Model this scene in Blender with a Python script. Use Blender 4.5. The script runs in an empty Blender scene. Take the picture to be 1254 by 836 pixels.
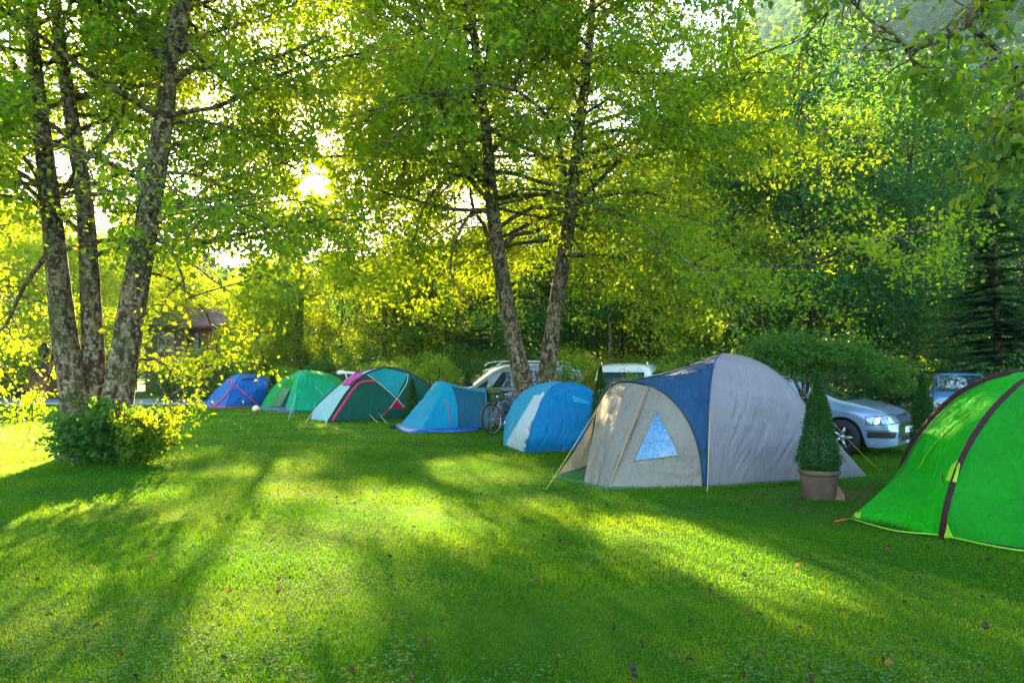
import bpy, bmesh, math, random
import numpy as np
from mathutils import Vector, Matrix, noise
from mathutils.bvhtree import BVHTree

SC = bpy.context.scene
COL = SC.collection
R = math.radians
rng = np.random.default_rng(7)
random.seed(7)

# ------------------------------------------------------------------ camera
CAMH, F0, CX, CY, HZ = 1.6, 836.0, 627.0, 418.0, 450.0
TH = math.atan((HZ - CY) / F0)
cam_d = bpy.data.cameras.new('camera'); cam = bpy.data.objects.new('camera', cam_d); COL.objects.link(cam)
cam.location = (0, 0, CAMH); cam.rotation_euler = (R(90) + TH, 0, 0)
cam_d.sensor_width = 36; cam_d.lens = 24.0; cam_d.clip_start = 0.05; cam_d.clip_end = 6000
SC.camera = cam

def ray(px, py):
    a = (px - CX) / F0; b = (CY - py) / F0
    return Vector((a, math.cos(TH) - b * math.sin(TH), math.sin(TH) + b * math.cos(TH)))
def P(px, py, Y):
    d = ray(px, py); d = d * (Y / d.y)
    return Vector((d.x, Y, CAMH + d.z))
def G(px, py, z=0.0):
    d = ray(px, py); k = (z - CAMH) / d.z
    return Vector((d.x * k, d.y * k, z))

SUN_AZ = -math.atan2(244, 836)
_s = ray(383, 222).normalized()
SUN_EL = math.asin(_s.z); SUN_AZ = math.atan2(_s.x, _s.y)
SUN = np.array(_s)

# ------------------------------------------------------------------ objects
def tag(o, label=None, cat=None, group=None, kind=None):
    if label: o['label'] = label
    if cat: o['category'] = cat
    if group: o['group'] = group
    if kind: o['kind'] = kind
    return o
def empty(name, loc, label=None, cat=None, group=None, rz=0.0):
    o = bpy.data.objects.new(name, None); COL.objects.link(o)
    o.empty_display_size = 0.2
    o.location = Vector(loc); o.rotation_euler = (0, 0, rz)
    return tag(o, label, cat, group)
def root_loc(o):
    while o.parent: o = o.parent
    return np.array(o.location) if o.type == 'EMPTY' else np.zeros(3)
def mobj(name, V, Fc, mat, parent=None, smooth=True, var=None, local=False, mi=None):
    """one mesh object; V in world metres unless local"""
    V = np.asarray(V, dtype=np.float64).reshape(-1, 3)
    if parent is not None and not local: V = V - root_loc(parent)
    me = bpy.data.meshes.new(name)
    if isinstance(Fc, np.ndarray):
        n, k = Fc.shape
        me.vertices.add(len(V)); me.vertices.foreach_set('co', V.astype(np.float32).ravel())
        me.loops.add(n * k); me.loops.foreach_set('vertex_index', Fc.astype(np.int32).ravel())
        me.polygons.add(n)
        me.polygons.foreach_set('loop_start', (np.arange(n) * k).astype(np.int32))
        me.polygons.foreach_set('loop_total', np.full(n, k, dtype=np.int32))
        me.update(calc_edges=True)
    else:
        me.from_pydata([tuple(v) for v in V], [], [tuple(f) for f in Fc]); me.update()
    mats = mat if isinstance(mat, (list, tuple)) else [mat]
    for m in mats: me.materials.append(m)
    if mi is not None: me.polygons.foreach_set('material_index', np.asarray(mi, dtype=np.int32))
    me.polygons.foreach_set('use_smooth', np.full(len(me.polygons), bool(smooth)))
    if var is not None:
        at = me.attributes.new('var', 'FLOAT', 'FACE'); at.data.foreach_set('value', np.asarray(var, dtype=np.float32))
    o = bpy.data.objects.new(name, me); COL.objects.link(o)
    if parent is not None: o.parent = parent
    return o
def copy_tree(o, parent=None):
    c = o.copy(); COL.objects.link(c)
    if parent is not None: c.parent = parent
    for ch in list(o.children): copy_tree(ch, c)
    return c

class MB:
    """collects quads/tris for one mesh"""
    def __init__(s): s.V = []; s.F = []; s.n = 0
    def add(s, V, Fc):
        V = [tuple(v) for v in V]
        s.F += [tuple(i + s.n for i in f) for f in Fc]; s.V += V; s.n += len(V); return s
    def box(s, c, size, rz=0.0, rot=None, bev=0.0):
        cx, cy, cz = c; hx, hy, hz = size[0] / 2, size[1] / 2, size[2] / 2
        M = rot or Matrix.Rotation(rz, 3, 'Z')
        if bev <= 0:
            vs = [Vector((x, y, z)) for x in (-hx, hx) for y in (-hy, hy) for z in (-hz, hz)]
            fs = [(0, 1, 3, 2), (4, 6, 7, 5), (0, 4, 5, 1), (2, 3, 7, 6), (0, 2, 6, 4), (1, 5, 7, 3)]
        else:
            bm = bmesh.new(); bmesh.ops.create_cube(bm, size=1.0)
            for v in bm.verts: v.co = Vector((v.co.x * 2 * hx, v.co.y * 2 * hy, v.co.z * 2 * hz))
            bmesh.ops.bevel(bm, geom=list(bm.edges), offset=bev, segments=2, affect='EDGES')
            bm.verts.index_update(); vs = [v.co.copy() for v in bm.verts]; fs = [[v.index for v in f.verts] for f in bm.faces]; bm.free()
        return s.add([M @ v + Vector(c) for v in vs], fs)
    def tube(s, pts, rad, sides=6, cap=True):
        V, Fc = tube_arrays(np.array([tuple(p) for p in pts], float), rad, sides)
        Fc = [tuple(f) for f in Fc]
        if cap:
            n = len(V)
            Fc.append(tuple(range(sides - 1, -1, -1))); Fc.append(tuple(range(n - sides, n)))
        return s.add(V, Fc)
    def lathe(s, prof, c=(0, 0, 0), n=24, axis='Z'):
        V = []; Fc = []
        for r, z in prof:
            for k in range(n):
                a = 2 * math.pi * k / n
                p = (r * math.cos(a), r * math.sin(a), z)
                if axis == 'X': p = (z, r * math.cos(a), r * math.sin(a))
                if axis == 'Y': p = (r * math.cos(a), z, r * math.sin(a))
                V.append((p[0] + c[0], p[1] + c[1], p[2] + c[2]))
        for i in range(len(prof) - 1):
            for k in range(n):
                a, b = i * n + k, i * n + (k + 1) % n
                Fc.append((a, b, b + n, a + n))
        return s.add(V, Fc)
    def build(s, name, mat, parent=None, smooth=True, local=False):
        return mobj(name, s.V, s.F, mat, parent, smooth, local=local)

def tube_arrays(pts, rad, sides, rough=0.0, rg=None):
    n = len(pts)
    rad = np.full(n, rad) if np.isscalar(rad) else np.asarray(rad, float)
    T = np.gradient(pts, axis=0); T /= np.linalg.norm(T, axis=1, keepdims=True) + 1e-9
    up = np.array([0, 0, 1.0]) if abs(T[0][2]) < 0.9 else np.array([1.0, 0, 0])
    N = np.zeros_like(pts); v = np.cross(T[0], up); v /= np.linalg.norm(v)
    for i in range(n):
        v = v - T[i] * np.dot(v, T[i]); v /= np.linalg.norm(v) + 1e-9; N[i] = v
    B = np.cross(T, N)
    a = np.linspace(0, 2 * np.pi, sides, endpoint=False)
    rr = rad[:, None] * np.ones((n, sides))
    if rough > 0:
        ph = rg.uniform(0, 6.28, 4)
        z = np.arange(n)[:, None] / 5.0
        rr = rr * (1 + rough * (np.sin(a * 2 + ph[0] + z * .7) * .5 + np.sin(a * 3 + ph[1] - z) * .4 + np.sin(a * 5 + ph[2] + z * 1.9) * .25 + rg.normal(0, .25, (n, sides))))
    V = pts[:, None, :] + rr[..., None] * (np.cos(a)[None, :, None] * N[:, None, :] + np.sin(a)[None, :, None] * B[:, None, :])
    i = np.arange(n - 1)[:, None] * sides; k = np.arange(sides)[None, :]; k2 = (k + 1) % sides
    Fc = np.stack([i + k, i + k2, i + sides + k2, i + sides + k], -1).reshape(-1, 4)
    return V.reshape(-1, 3), Fc

class NB:
    """numpy collector of quads"""
    def __init__(s): s.V = []; s.F = []; s.n = 0
    def add(s, V, Fc): s.V.append(V); s.F.append(Fc + s.n); s.n += len(V)
    def build(s, name, mat, parent=None, **k):
        return mobj(name, np.concatenate(s.V), np.concatenate(s.F), mat, parent, **k)

# ------------------------------------------------------------------ materials
def hexc(h):
    h = h.lstrip('#'); c = [int(h[i:i + 2], 16) / 255 for i in (0, 2, 4)]
    return tuple((x / 12.92 if x <= 0.04045 else ((x + 0.055) / 1.055) ** 2.4) for x in c) + (1,)
def newmat(name):
    m = bpy.data.materials.new(name); m.use_nodes = True; nt = m.node_tree; nt.nodes.clear()
    out = nt.nodes.new('ShaderNodeOutputMaterial'); return m, nt, out
def nd(nt, t, **k):
    n = nt.nodes.new(t)
    for a, v in k.items():
        if a in n.inputs: n.inputs[a].default_value = v
        else: setattr(n, a, v)
    return n
def ramp(nt, stops, fac):
    r = nt.nodes.new('ShaderNodeValToRGB'); e = r.color_ramp.elements
    while len(e) > 1: e.remove(e[0])
    e[0].position = stops[0][0]; e[0].color = tuple(stops[0][1])[:3] + (1,)
    for p, c in stops[1:]:
        x = e.new(p); x.color = tuple(c)[:3] + (1,)
    nt.links.new(fac, r.inputs['Fac']); return r.outputs['Color']
def c4(c): return tuple(c)[:3] + (1,)
def simple(name, col, rough=0.6, metal=0.0, var=0.15, scale=8.0, bump=0.0, bscale=40.0, spec=0.5, coat=0.0, trans=0.0, tcol=None, alpha=1.0):
    """Principled with noise variation in colour and bump; optional translucency"""
    m, nt, out = newmat(name); L = nt.links
    tc = nt.nodes.new('ShaderNodeTexCoord')
    b = nt.nodes.new('ShaderNodeBsdfPrincipled')
    n = nd(nt, 'ShaderNodeTexNoise', Scale=scale, Detail=5.0); L.new(tc.outputs['Object'], n.inputs['Vector'])
    c = np.array(col[:3])
    L.new(ramp(nt, [(0.3, c * (1 - var)), (0.7, np.minimum(c * (1 + var), 1))], n.outputs['Fac']), b.inputs['Base Color'])
    b.inputs['Roughness'].default_value = rough; b.inputs['Metallic'].default_value = metal
    b.inputs['Specular IOR Level'].default_value = spec; b.inputs['Coat Weight'].default_value = coat
    b.inputs['Coat Roughness'].default_value = 0.05; b.inputs['Alpha'].default_value = alpha
    if bump > 0:
        n2 = nd(nt, 'ShaderNodeTexNoise', Scale=bscale, Detail=6.0); L.new(tc.outputs['Object'], n2.inputs['Vector'])
        bp = nd(nt, 'ShaderNodeBump', Strength=bump, Distance=0.02); L.new(n2.outputs['Fac'], bp.inputs['Height']); L.new(bp.outputs['Normal'], b.inputs['Normal'])
    if trans > 0:
        t = nt.nodes.new('ShaderNodeBsdfTranslucent'); t.inputs['Color'].default_value = c4(tcol if tcol is not None else col)
        mx = nd(nt, 'ShaderNodeMixShader', Fac=trans); L.new(b.outputs[0], mx.inputs[1]); L.new(t.outputs[0], mx.inputs[2]); L.new(mx.outputs[0], out.inputs['Surface'])
    else: L.new(b.outputs[0], out.inputs['Surface'])
    return m
def fabric(name, col, trans=0.35, rough=0.6, tcol=None, wr=0.25, sheen=0.0, tone=0.12):
    """tent nylon: long creases in the bump, slight fading, light passing through"""
    m, nt, out = newmat(name); L = nt.links
    tc = nt.nodes.new('ShaderNodeTexCoord')
    mp = nt.nodes.new('ShaderNodeMapping'); mp.inputs['Scale'].default_value = (2.2, 2.2, 0.7); mp.inputs['Rotation'].default_value = (0.3, 0.5, 0.4)
    L.new(tc.outputs['Object'], mp.inputs['Vector'])
    n1 = nd(nt, 'ShaderNodeTexNoise', Scale=3.0, Detail=4.0, Distortion=0.6); L.new(mp.outputs[0], n1.inputs['Vector'])
    n2 = nd(nt, 'ShaderNodeTexNoise', Scale=420.0, Detail=1.0); L.new(tc.outputs['Object'], n2.inputs['Vector'])
    n3 = nd(nt, 'ShaderNodeTexNoise', Scale=1.7, Detail=6.0, Roughness=0.65); L.new(tc.outputs['Object'], n3.inputs['Vector'])
    c = np.array(col[:3])
    b = nt.nodes.new('ShaderNodeBsdfPrincipled')
    L.new(ramp(nt, [(0.3, c * (1 - tone)), (0.7, np.minimum(c * (1 + tone), 1))], n3.outputs['Fac']), b.inputs['Base Color'])
    b.inputs['Roughness'].default_value = rough; b.inputs['Sheen Weight'].default_value = sheen; b.inputs['Specular IOR Level'].default_value = 0.22
    ad = nd(nt, 'ShaderNodeMath', operation='MULTIPLY_ADD'); L.new(n2.outputs['Fac'], ad.inputs[0]); ad.inputs[1].default_value = 0.03; L.new(n1.outputs['Fac'], ad.inputs[2])
    n5 = nd(nt, 'ShaderNodeTexNoise', Scale=7.5, Detail=5.0, Roughness=0.55, Distortion=1.2); L.new(mp.outputs[0], n5.inputs['Vector'])
    a5 = nd(nt, 'ShaderNodeMath', operation='MULTIPLY_ADD'); L.new(n5.outputs['Fac'], a5.inputs[0]); a5.inputs[1].default_value = 0.4; L.new(ad.outputs[0], a5.inputs[2])
    bp = nd(nt, 'ShaderNodeBump', Strength=min(1.0, wr * 1.9), Distance=0.12); L.new(a5.outputs[0], bp.inputs['Height']); L.new(bp.outputs['Normal'], b.inputs['Normal'])
    t = nt.nodes.new('ShaderNodeBsdfTranslucent'); t.inputs['Color'].default_value = c4(tcol if tcol is not None else col)
    L.new(bp.outputs['Normal'], t.inputs['Normal'])
    mx = nd(nt, 'ShaderNodeMixShader', Fac=trans); L.new(b.outputs[0], mx.inputs[1]); L.new(t.outputs[0], mx.inputs[2]); L.new(mx.outputs[0], out.inputs['Surface'])
    return m
def leafmat(name, stops, tstops, trans=0.5, rough=0.5, spec=0.25):
    m, nt, out = newmat(name); L = nt.links
    at = nt.nodes.new('ShaderNodeAttribute'); at.attribute_name = 'var'
    b = nt.nodes.new('ShaderNodeBsdfPrincipled'); L.new(ramp(nt, stops, at.outputs['Fac']), b.inputs['Base Color'])
    b.inputs['Roughness'].default_value = rough; b.inputs['Specular IOR Level'].default_value = spec
    t = nt.nodes.new('ShaderNodeBsdfTranslucent'); L.new(ramp(nt, tstops, at.outputs['Fac']), t.inputs['Color'])
    mx = nd(nt, 'ShaderNodeMixShader', Fac=trans); L.new(b.outputs[0], mx.inputs[1]); L.new(t.outputs[0], mx.inputs[2]); L.new(mx.outputs[0], out.inputs['Surface'])
    return m
def barkmat(name, dark, light, moss, lichen=0.5, scale=1.0):
    m, nt, out = newmat(name); L = nt.links
    tc = nt.nodes.new('ShaderNodeTexCoord')
    mp = nt.nodes.new('ShaderNodeMapping'); mp.inputs['Scale'].default_value = (1, 1, 0.45); L.new(tc.outputs['Object'], mp.inputs['Vector'])
    n1 = nd(nt, 'ShaderNodeTexNoise', Scale=11.0 * scale, Detail=8.0, Roughness=0.72); L.new(mp.outputs[0], n1.inputs['Vector'])
    n2 = nd(nt, 'ShaderNodeTexNoise', Scale=8.0 * scale, Detail=5.0, Roughness=0.6); L.new(tc.outputs['Object'], n2.inputs['Vector'])
    vo = nd(nt, 'ShaderNodeTexVoronoi', Scale=13.0 * scale); dv = nd(nt, 'ShaderNodeVectorMath', operation='MULTIPLY_ADD'); n4 = nd(nt, 'ShaderNodeTexNoise', Scale=14.0 * scale, Detail=4.0); L.new(tc.outputs['Object'], n4.inputs['Vector']); L.new(n4.outputs['Color'], dv.inputs[0]); dv.inputs[1].default_value = (.10, .10, .10); L.new(tc.outputs['Object'], dv.inputs[2]); L.new(dv.outputs[0], vo.inputs['Vector'])
    n3 = nd(nt, 'ShaderNodeTexNoise', Scale=1.6 * scale, Detail=4.0); L.new(tc.outputs['Object'], n3.inputs['Vector'])
    base = ramp(nt, [(0.38, dark), (0.47, np.array(dark[:3]) * 1.6), (0.54, (np.array(dark[:3]) + np.array(light[:3])) / 2), (0.64, light)], n1.outputs['Fac'])
    lf = nd(nt, 'ShaderNodeMath', operation='MULTIPLY_ADD'); L.new(vo.outputs['Distance'], lf.inputs[0]); lf.inputs[1].default_value = -0.5; L.new(n2.outputs['Fac'], lf.inputs[2])
    lr = nt.nodes.new('ShaderNodeMapRange'); L.new(lf.outputs[0], lr.inputs['Value'])
    lr.inputs['From Min'].default_value = 0.31; lr.inputs['From Max'].default_value = 0.37; lr.inputs['To Max'].default_value = lichen
    mx = nd(nt, 'ShaderNodeMixRGB'); L.new(lr.outputs[0], mx.inputs[0]); L.new(base, mx.inputs[1]); mx.inputs[2].default_value = (0.27, 0.23, 0.14, 1)
    mr = nt.nodes.new('ShaderNodeMapRange'); L.new(n3.outputs['Fac'], mr.inputs['Value']); mr.inputs['From Min'].default_value = 0.5; mr.inputs['From Max'].default_value = 0.66; mr.inputs['To Max'].default_value = 0.75
    mx2 = nd(nt, 'ShaderNodeMixRGB'); L.new(mr.outputs[0], mx2.inputs[0]); L.new(mx.outputs[0], mx2.inputs[1]); mx2.inputs[2].default_value = c4(moss)
    b = nt.nodes.new('ShaderNodeBsdfPrincipled'); L.new(mx2.outputs[0], b.inputs['Base Color']); b.inputs['Roughness'].default_value = 0.9; b.inputs['Specular IOR Level'].default_value = 0.2
    bp = nd(nt, 'ShaderNodeBump', Strength=0.9, Distance=0.04); L.new(n1.outputs['Fac'], bp.inputs['Height']); L.new(bp.outputs['Normal'], b.inputs['Normal'])
    L.new(b.outputs[0], out.inputs['Surface']); return m

# ------------------------------------------------------------------ leaves
def leaf_arrays(C, A, N, L, W, fine=False, fold=0.18):
    """C centres (base of leaf), A axis, N normal, L lengths, W widths"""
    A = A / (np.linalg.norm(A, axis=1, keepdims=True) + 1e-9)
    B = np.cross(N, A); B /= np.linalg.norm(B, axis=1, keepdims=True) + 1e-9
    N = np.cross(A, B)
    L = L[:, None]; W = W[:, None]; n = len(C)
    if fine:
        pts = [(0, 0, 0), (.22, -.42, 0.0), (.62, -.40, -.0), (1.0, 0, -.12), (.62, .40, 0.0), (.22, .42, 0.0)]
        vs = []
        for a, b, c in pts:
            vs.append(C + A * L * a + B * W * b + N * (abs(b) * fold * 2 * W + c * L))
        V = np.stack(vs, 1).reshape(-1, 3)
        i = np.arange(n)[:, None] * 6
        Fc = np.concatenate([i + np.array([[0, 1, 2, 3]]), i + np.array([[0, 3, 4, 5]])], 1).reshape(-1, 4)
        return V, Fc, 2
    vs = [C, C + A * L * .5 - B * W * .5 + N * fold * W, C + A * L, C + A * L * .5 + B * W * .5 + N * fold * W]
    V = np.stack(vs, 1).reshape(-1, 3)
    Fc = (np.arange(n)[:, None] * 4 + np.arange(4)[None, :])
    return V, Fc, 1
def rand_unit(rg, n):
    v = rg.normal(0, 1, (n, 3)); return v / (np.linalg.norm(v, axis=1, keepdims=True) + 1e-9)
# ------------------------------------------------------------------ light gaps
# openings in the leaf canopy: sun patches on the lawn, as ground ellipses (x, y, rx, ry, strength)
def gpatch(px, py, wx, wy, k):
    c = G(px, py); a = G(px + wx, py); u = G(px, py - wy); d = G(px, py + wy)
    return (c.x, (u.y + d.y) / 2, abs(a.x - c.x), abs(u.y - d.y) / 2, k)
GAPS = [gpatch(90, 545, 150, 20, .97), gpatch(20, 578, 55, 15, .95), gpatch(120, 612, 95, 15, .9), gpatch(225, 555, 70, 14, .9),
        gpatch(470, 632, 85, 30, .99), gpatch(560, 655, 60, 16, .8), gpatch(610, 577, 90, 22, .95), gpatch(800, 655, 75, 20, .95), gpatch(900, 692, 90, 26, 1.0), gpatch(985, 728, 75, 22, 1.0),
        gpatch(330, 700, 110, 22, .35), gpatch(420, 520, 120, 7, .6), gpatch(700, 622, 60, 12, .7)]
def sun_keep(C, rg):
    q = C[:, :2] - SUN[None, :2] * (C[:, 2:3] / SUN[2])
    keep = np.ones(len(C), bool)
    for gx, gy, rx, ry, k in GAPS:
        d = ((q[:, 0] - gx) / rx) ** 2 + ((q[:, 1] - gy) / ry) ** 2
        keep &= ~((d < 1.0) & (rg.random(len(C)) < k))
    return keep

# ------------------------------------------------------------------ trees
def bend_path(rg, start, d, length, n, wander, grav):
    d = d / np.linalg.norm(d); p = np.array(start, float); pts = [p.copy()]
    step = length / n
    for i in range(n):
        d = d + rg.normal(0, wander, 3) + np.array([0, 0, grav * (i + 1) / n]); d /= np.linalg.norm(d)
        p = p + d * step; pts.append(p.copy())
    return np.array(pts)
def path_at(pts, t):
    x = t * (len(pts) - 1); i = min(int(x), len(pts) - 2); f = x - i
    return pts[i] * (1 - f) + pts[i + 1] * f, pts[i + 1] - pts[i]
def smooth_path(ctrl, n):
    c = np.array([tuple(p) for p in ctrl], float)
    c = np.vstack([2 * c[0] - c[1], c, 2 * c[-1] - c[-2]])
    out = []; m = len(c) - 3
    for k in range(n):
        x = k / (n - 1) * m; i = min(int(x), m - 1); t = x - i
        p0, p1, p2, p3 = c[i:i + 4]
        out.append(0.5 * ((2 * p1) + (p2 - p0) * t + (2 * p0 - 5 * p1 + 4 * p2 - p3) * t * t + (3 * p1 - p0 - 3 * p2 + p3) * t ** 3))
    return np.array(out)

def foliage(rg, tw, leaf, per, spread, fine=False, gaps=False, hang=0.35, keepf=None):
    """tw: list of twig polylines (start, end). returns leaf arrays"""
    S = np.array([t[0] for t in tw]); E = np.array([t[-1] for t in tw]); n = len(S)
    u = rg.random((n, per)) ** 0.8
    C = S[:, None, :] + (E - S)[:, None, :] * u[..., None]
    C = C.reshape(-1, 3) + rg.normal(0, spread, (n * per, 3)) * np.array([1, 1, .7])
    D = np.repeat(E - S, per, axis=0); D /= np.linalg.norm(D, axis=1, keepdims=True) + 1e-9
    k = np.ones(len(C), bool)
    if gaps: k &= sun_keep(C, rg)
    if keepf is not None: k &= keepf(C)
    C = C[k]; D = D[k]; m = len(C)
    A = D * 0.6 + rand_unit(rg, m) * 0.9 + np.array([0, 0, -hang])
    N = rand_unit(rg, m) * 0.75 + np.array([0, 0, 0.75])
    L = leaf * rg.uniform(.45, 1.4, m); W = L * rg.uniform(.55, .85, m)
    V, Fc, q = leaf_arrays(C, A, N, L, W, fine)
    # a clump value shared by neighbouring leaves plus a value of each leaf
    cl = np.sin(C[:, 0] * 1.7 + 1) * np.sin(C[:, 1] * 1.3 + 2) * np.sin(C[:, 2] * 1.9)
    var = np.clip(.5 + .2 * cl + rg.normal(0, .17, m), 0, 1)
    return V, Fc, np.repeat(var, q)

def grow(rg, trunk, rad, z0, n1, L1, leaf, per, spread=0.10, up=(0.1, 0.6), nl2=9, nl3=6, tw=0.7, droop=-0.12, fine=False, gaps=False,
         wood=None, twigs=None, taper=lambda f: 1 - 0.65 * abs(f - .35), sides=16, rough=0.05, az0=None, azs=None, wood3=True, drawtrunk=True):
    wood = wood if wood is not None else NB(); twigs = twigs if twigs is not None else []
    if drawtrunk:
        V, Fc = tube_arrays(trunk, rad, sides, rough, rg); wood.add(V, Fc)
    H = trunk[-1][2]; zs = trunk[:, 2]
    for i in range(n1):
        f = (i + rg.random() * .8) / n1
        z = z0 + (H - z0) * f
        t = np.interp(z, zs, np.linspace(0, 1, len(trunk))); p, td = path_at(trunk, t)
        az = (i * 2.4 + rg.normal(0, .4)) if azs is None else az0 + rg.uniform(-azs, azs)
        el = rg.uniform(*up) + f * .5
        ln = L1 * taper(f) * rg.uniform(.75, 1.2)
        r0 = min(np.interp(t, np.linspace(0, 1, len(rad)), rad) * .4, ln * .009 + .008)
        b = bend_path(rg, p, np.array([math.cos(az) * math.cos(el), math.sin(az) * math.cos(el), math.sin(el)]), ln, 10, .17, droop)
        V, Fc = tube_arrays(b, np.linspace(r0, r0 * .25, len(b)), 6); wood.add(V, Fc)
        for j in range(nl2):
            t2 = .18 + .82 * (j + rg.random()) / nl2
            q, bd = path_at(b, min(t2, .999)); bd = bd / np.linalg.norm(bd)
            side = np.cross(bd, [0, 0, 1]); side /= np.linalg.norm(side) + 1e-9
            d2 = bd * .6 + side * (1 if j % 2 else -1) * rg.uniform(.5, 1.0) + np.array([0, 0, rg.normal(0.05, .35)])
            l2 = ln * .42 * (1.15 - t2 * .65) * rg.uniform(.7, 1.3)
            c = bend_path(rg, q, d2, l2, 5, .14, droop * 1.5)
            if wood3:
                V, Fc = tube_arrays(c, np.linspace(r0 * .3, r0 * .1, len(c)) + .002, 3); wood.add(V, Fc)
            twigs.append((c[-2], c[-1] + (c[-1] - c[-2])))
            for k in range(nl3):
                q3, cd = path_at(c, rg.uniform(.1, .98)); cd = cd / np.linalg.norm(cd)
                d3 = cd * .5 + rand_unit(rg, 1)[0] * .8; d3[2] = d3[2] * .6 - .1
                d3 /= np.linalg.norm(d3)
                twigs.append((q3, q3 + d3 * tw * rg.uniform(.5, 1.2)))
    return wood, twigs

def spruce_mesh(rg, H, Rb, nl, leafL, name, bark, needle):
    """conifer: whorls of drooping boughs, each a flat spray of needle twigs"""
    wood = NB(); z = np.linspace(0, H, 12); tr = np.stack([rg.normal(0, .02, 12), rg.normal(0, .02, 12), z], 1)
    V, Fc = tube_arrays(tr, np.linspace(H * .016, .02, 12), 8); wood.add(V, Fc)
    C = []; A = []; N = []; L = []; W = []
    nw = int(H * 3.0)
    for i in range(nw):
        f = (i + rg.random()) / nw; zz = H * (.06 + .93 * f); rr = Rb * (1 - f) ** .8 + .08
        for j in range(int(5 + 6 * (1 - f))):
            az = rg.uniform(0, 6.283); ln = rr * rg.uniform(.7, 1.15); el = .25 - .45 * (1 - f) + rg.normal(0, .1)
            d = np.array([math.cos(az) * math.cos(el), math.sin(az) * math.cos(el), math.sin(el)])
            sd = np.array([-math.sin(az), math.cos(az), 0])
            n = max(6, int(ln * nl))
            t = rg.random(n) ** .7; p = np.array([0, 0, zz]) + d * (ln * t)[:, None]
            p[:, 2] += -.18 * ln * t * t + .12 * ln * t ** 3
            s = rg.choice([-1, 1], n)
            dd = d[None, :] * .7 + sd[None, :] * (s * rg.uniform(.2, 1, n))[:, None] + np.array([0, 0, -.35]) * rg.random((n, 1))
            C.append(p); A.append(dd); N.append(np.tile([0, 0, 1.0], (n, 1)) + rg.normal(0, .35, (n, 3)))
            l = leafL * rg.uniform(.6, 1.3, n) * (1.1 - .4 * t); L.append(l); W.append(l * .28)
    C = np.concatenate(C); A = np.concatenate(A); N = np.concatenate(N); L = np.concatenate(L); W = np.concatenate(W)
    V, Fc, q = leaf_arrays(C, A, N, L, W, False, .1)
    var = np.clip(.5 + rg.normal(0, .22, len(C)), 0, 1)
    return wood, (V, Fc, var)

def bush_arrays(rg, n, size, leaf, holes=.15, shell=.55, lump=.25, cone=False, fine=False):
    """leafy shrub of n leaves inside an uneven ellipsoid (sx, sy, h) standing on z=0"""
    sx, sy, h = size
    d = rand_unit(rg, n)
    if cone:
        z = rg.random(n) ** 1.15; a = rg.uniform(0, 6.283, n)
        prof = np.where(z < .12, .75 + z * 2.0, 1.0 - ((z - .12) / .88) ** 1.15) + .03
        r = prof * (shell + (1 - shell) * rg.random(n) ** .5) * (1 + rg.normal(0, .05, n) + .07 * np.sin(a * 3 + z * 14) * np.sin(z * 23 + a) + .18 * (rg.random(n) < .03))
        C = np.stack([np.cos(a) * r * sx, np.sin(a) * r * sy, z * h], 1)
        out = np.stack([np.cos(a), np.sin(a), np.full(n, .5)], 1)
    else:
        ph = rg.uniform(0, 6.28, 8)
        bumpy = 1 + lump * (np.sin(d[:, 0] * 5 + ph[0]) * np.sin(d[:, 1] * 5 + ph[1]) + .6 * np.sin(d[:, 2] * 9 + ph[2] + d[:, 0] * 4) + .4 * np.sin(d[:, 1] * 13 + ph[3]))
        r = (shell + (1 - shell) * rg.random(n) ** .6) * bumpy
        C = d * r[:, None] * np.array([sx, sy, h * .5]) + np.array([0, 0, h * .5])
        C[:, 2] = np.abs(C[:, 2])
        out = d
    A = out * .7 + rand_unit(rg, n) * .9; N = out + rand_unit(rg, n) * .6
    L = leaf * rg.uniform(.6, 1.3, n)
    V, Fc, q = leaf_arrays(C, A, N, L, L * rg.uniform(.5, .8, n), fine)
    var = np.clip(.5 + rg.normal(0, .22, n), 0, 1)
    return V, Fc, np.repeat(var, q)
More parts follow.
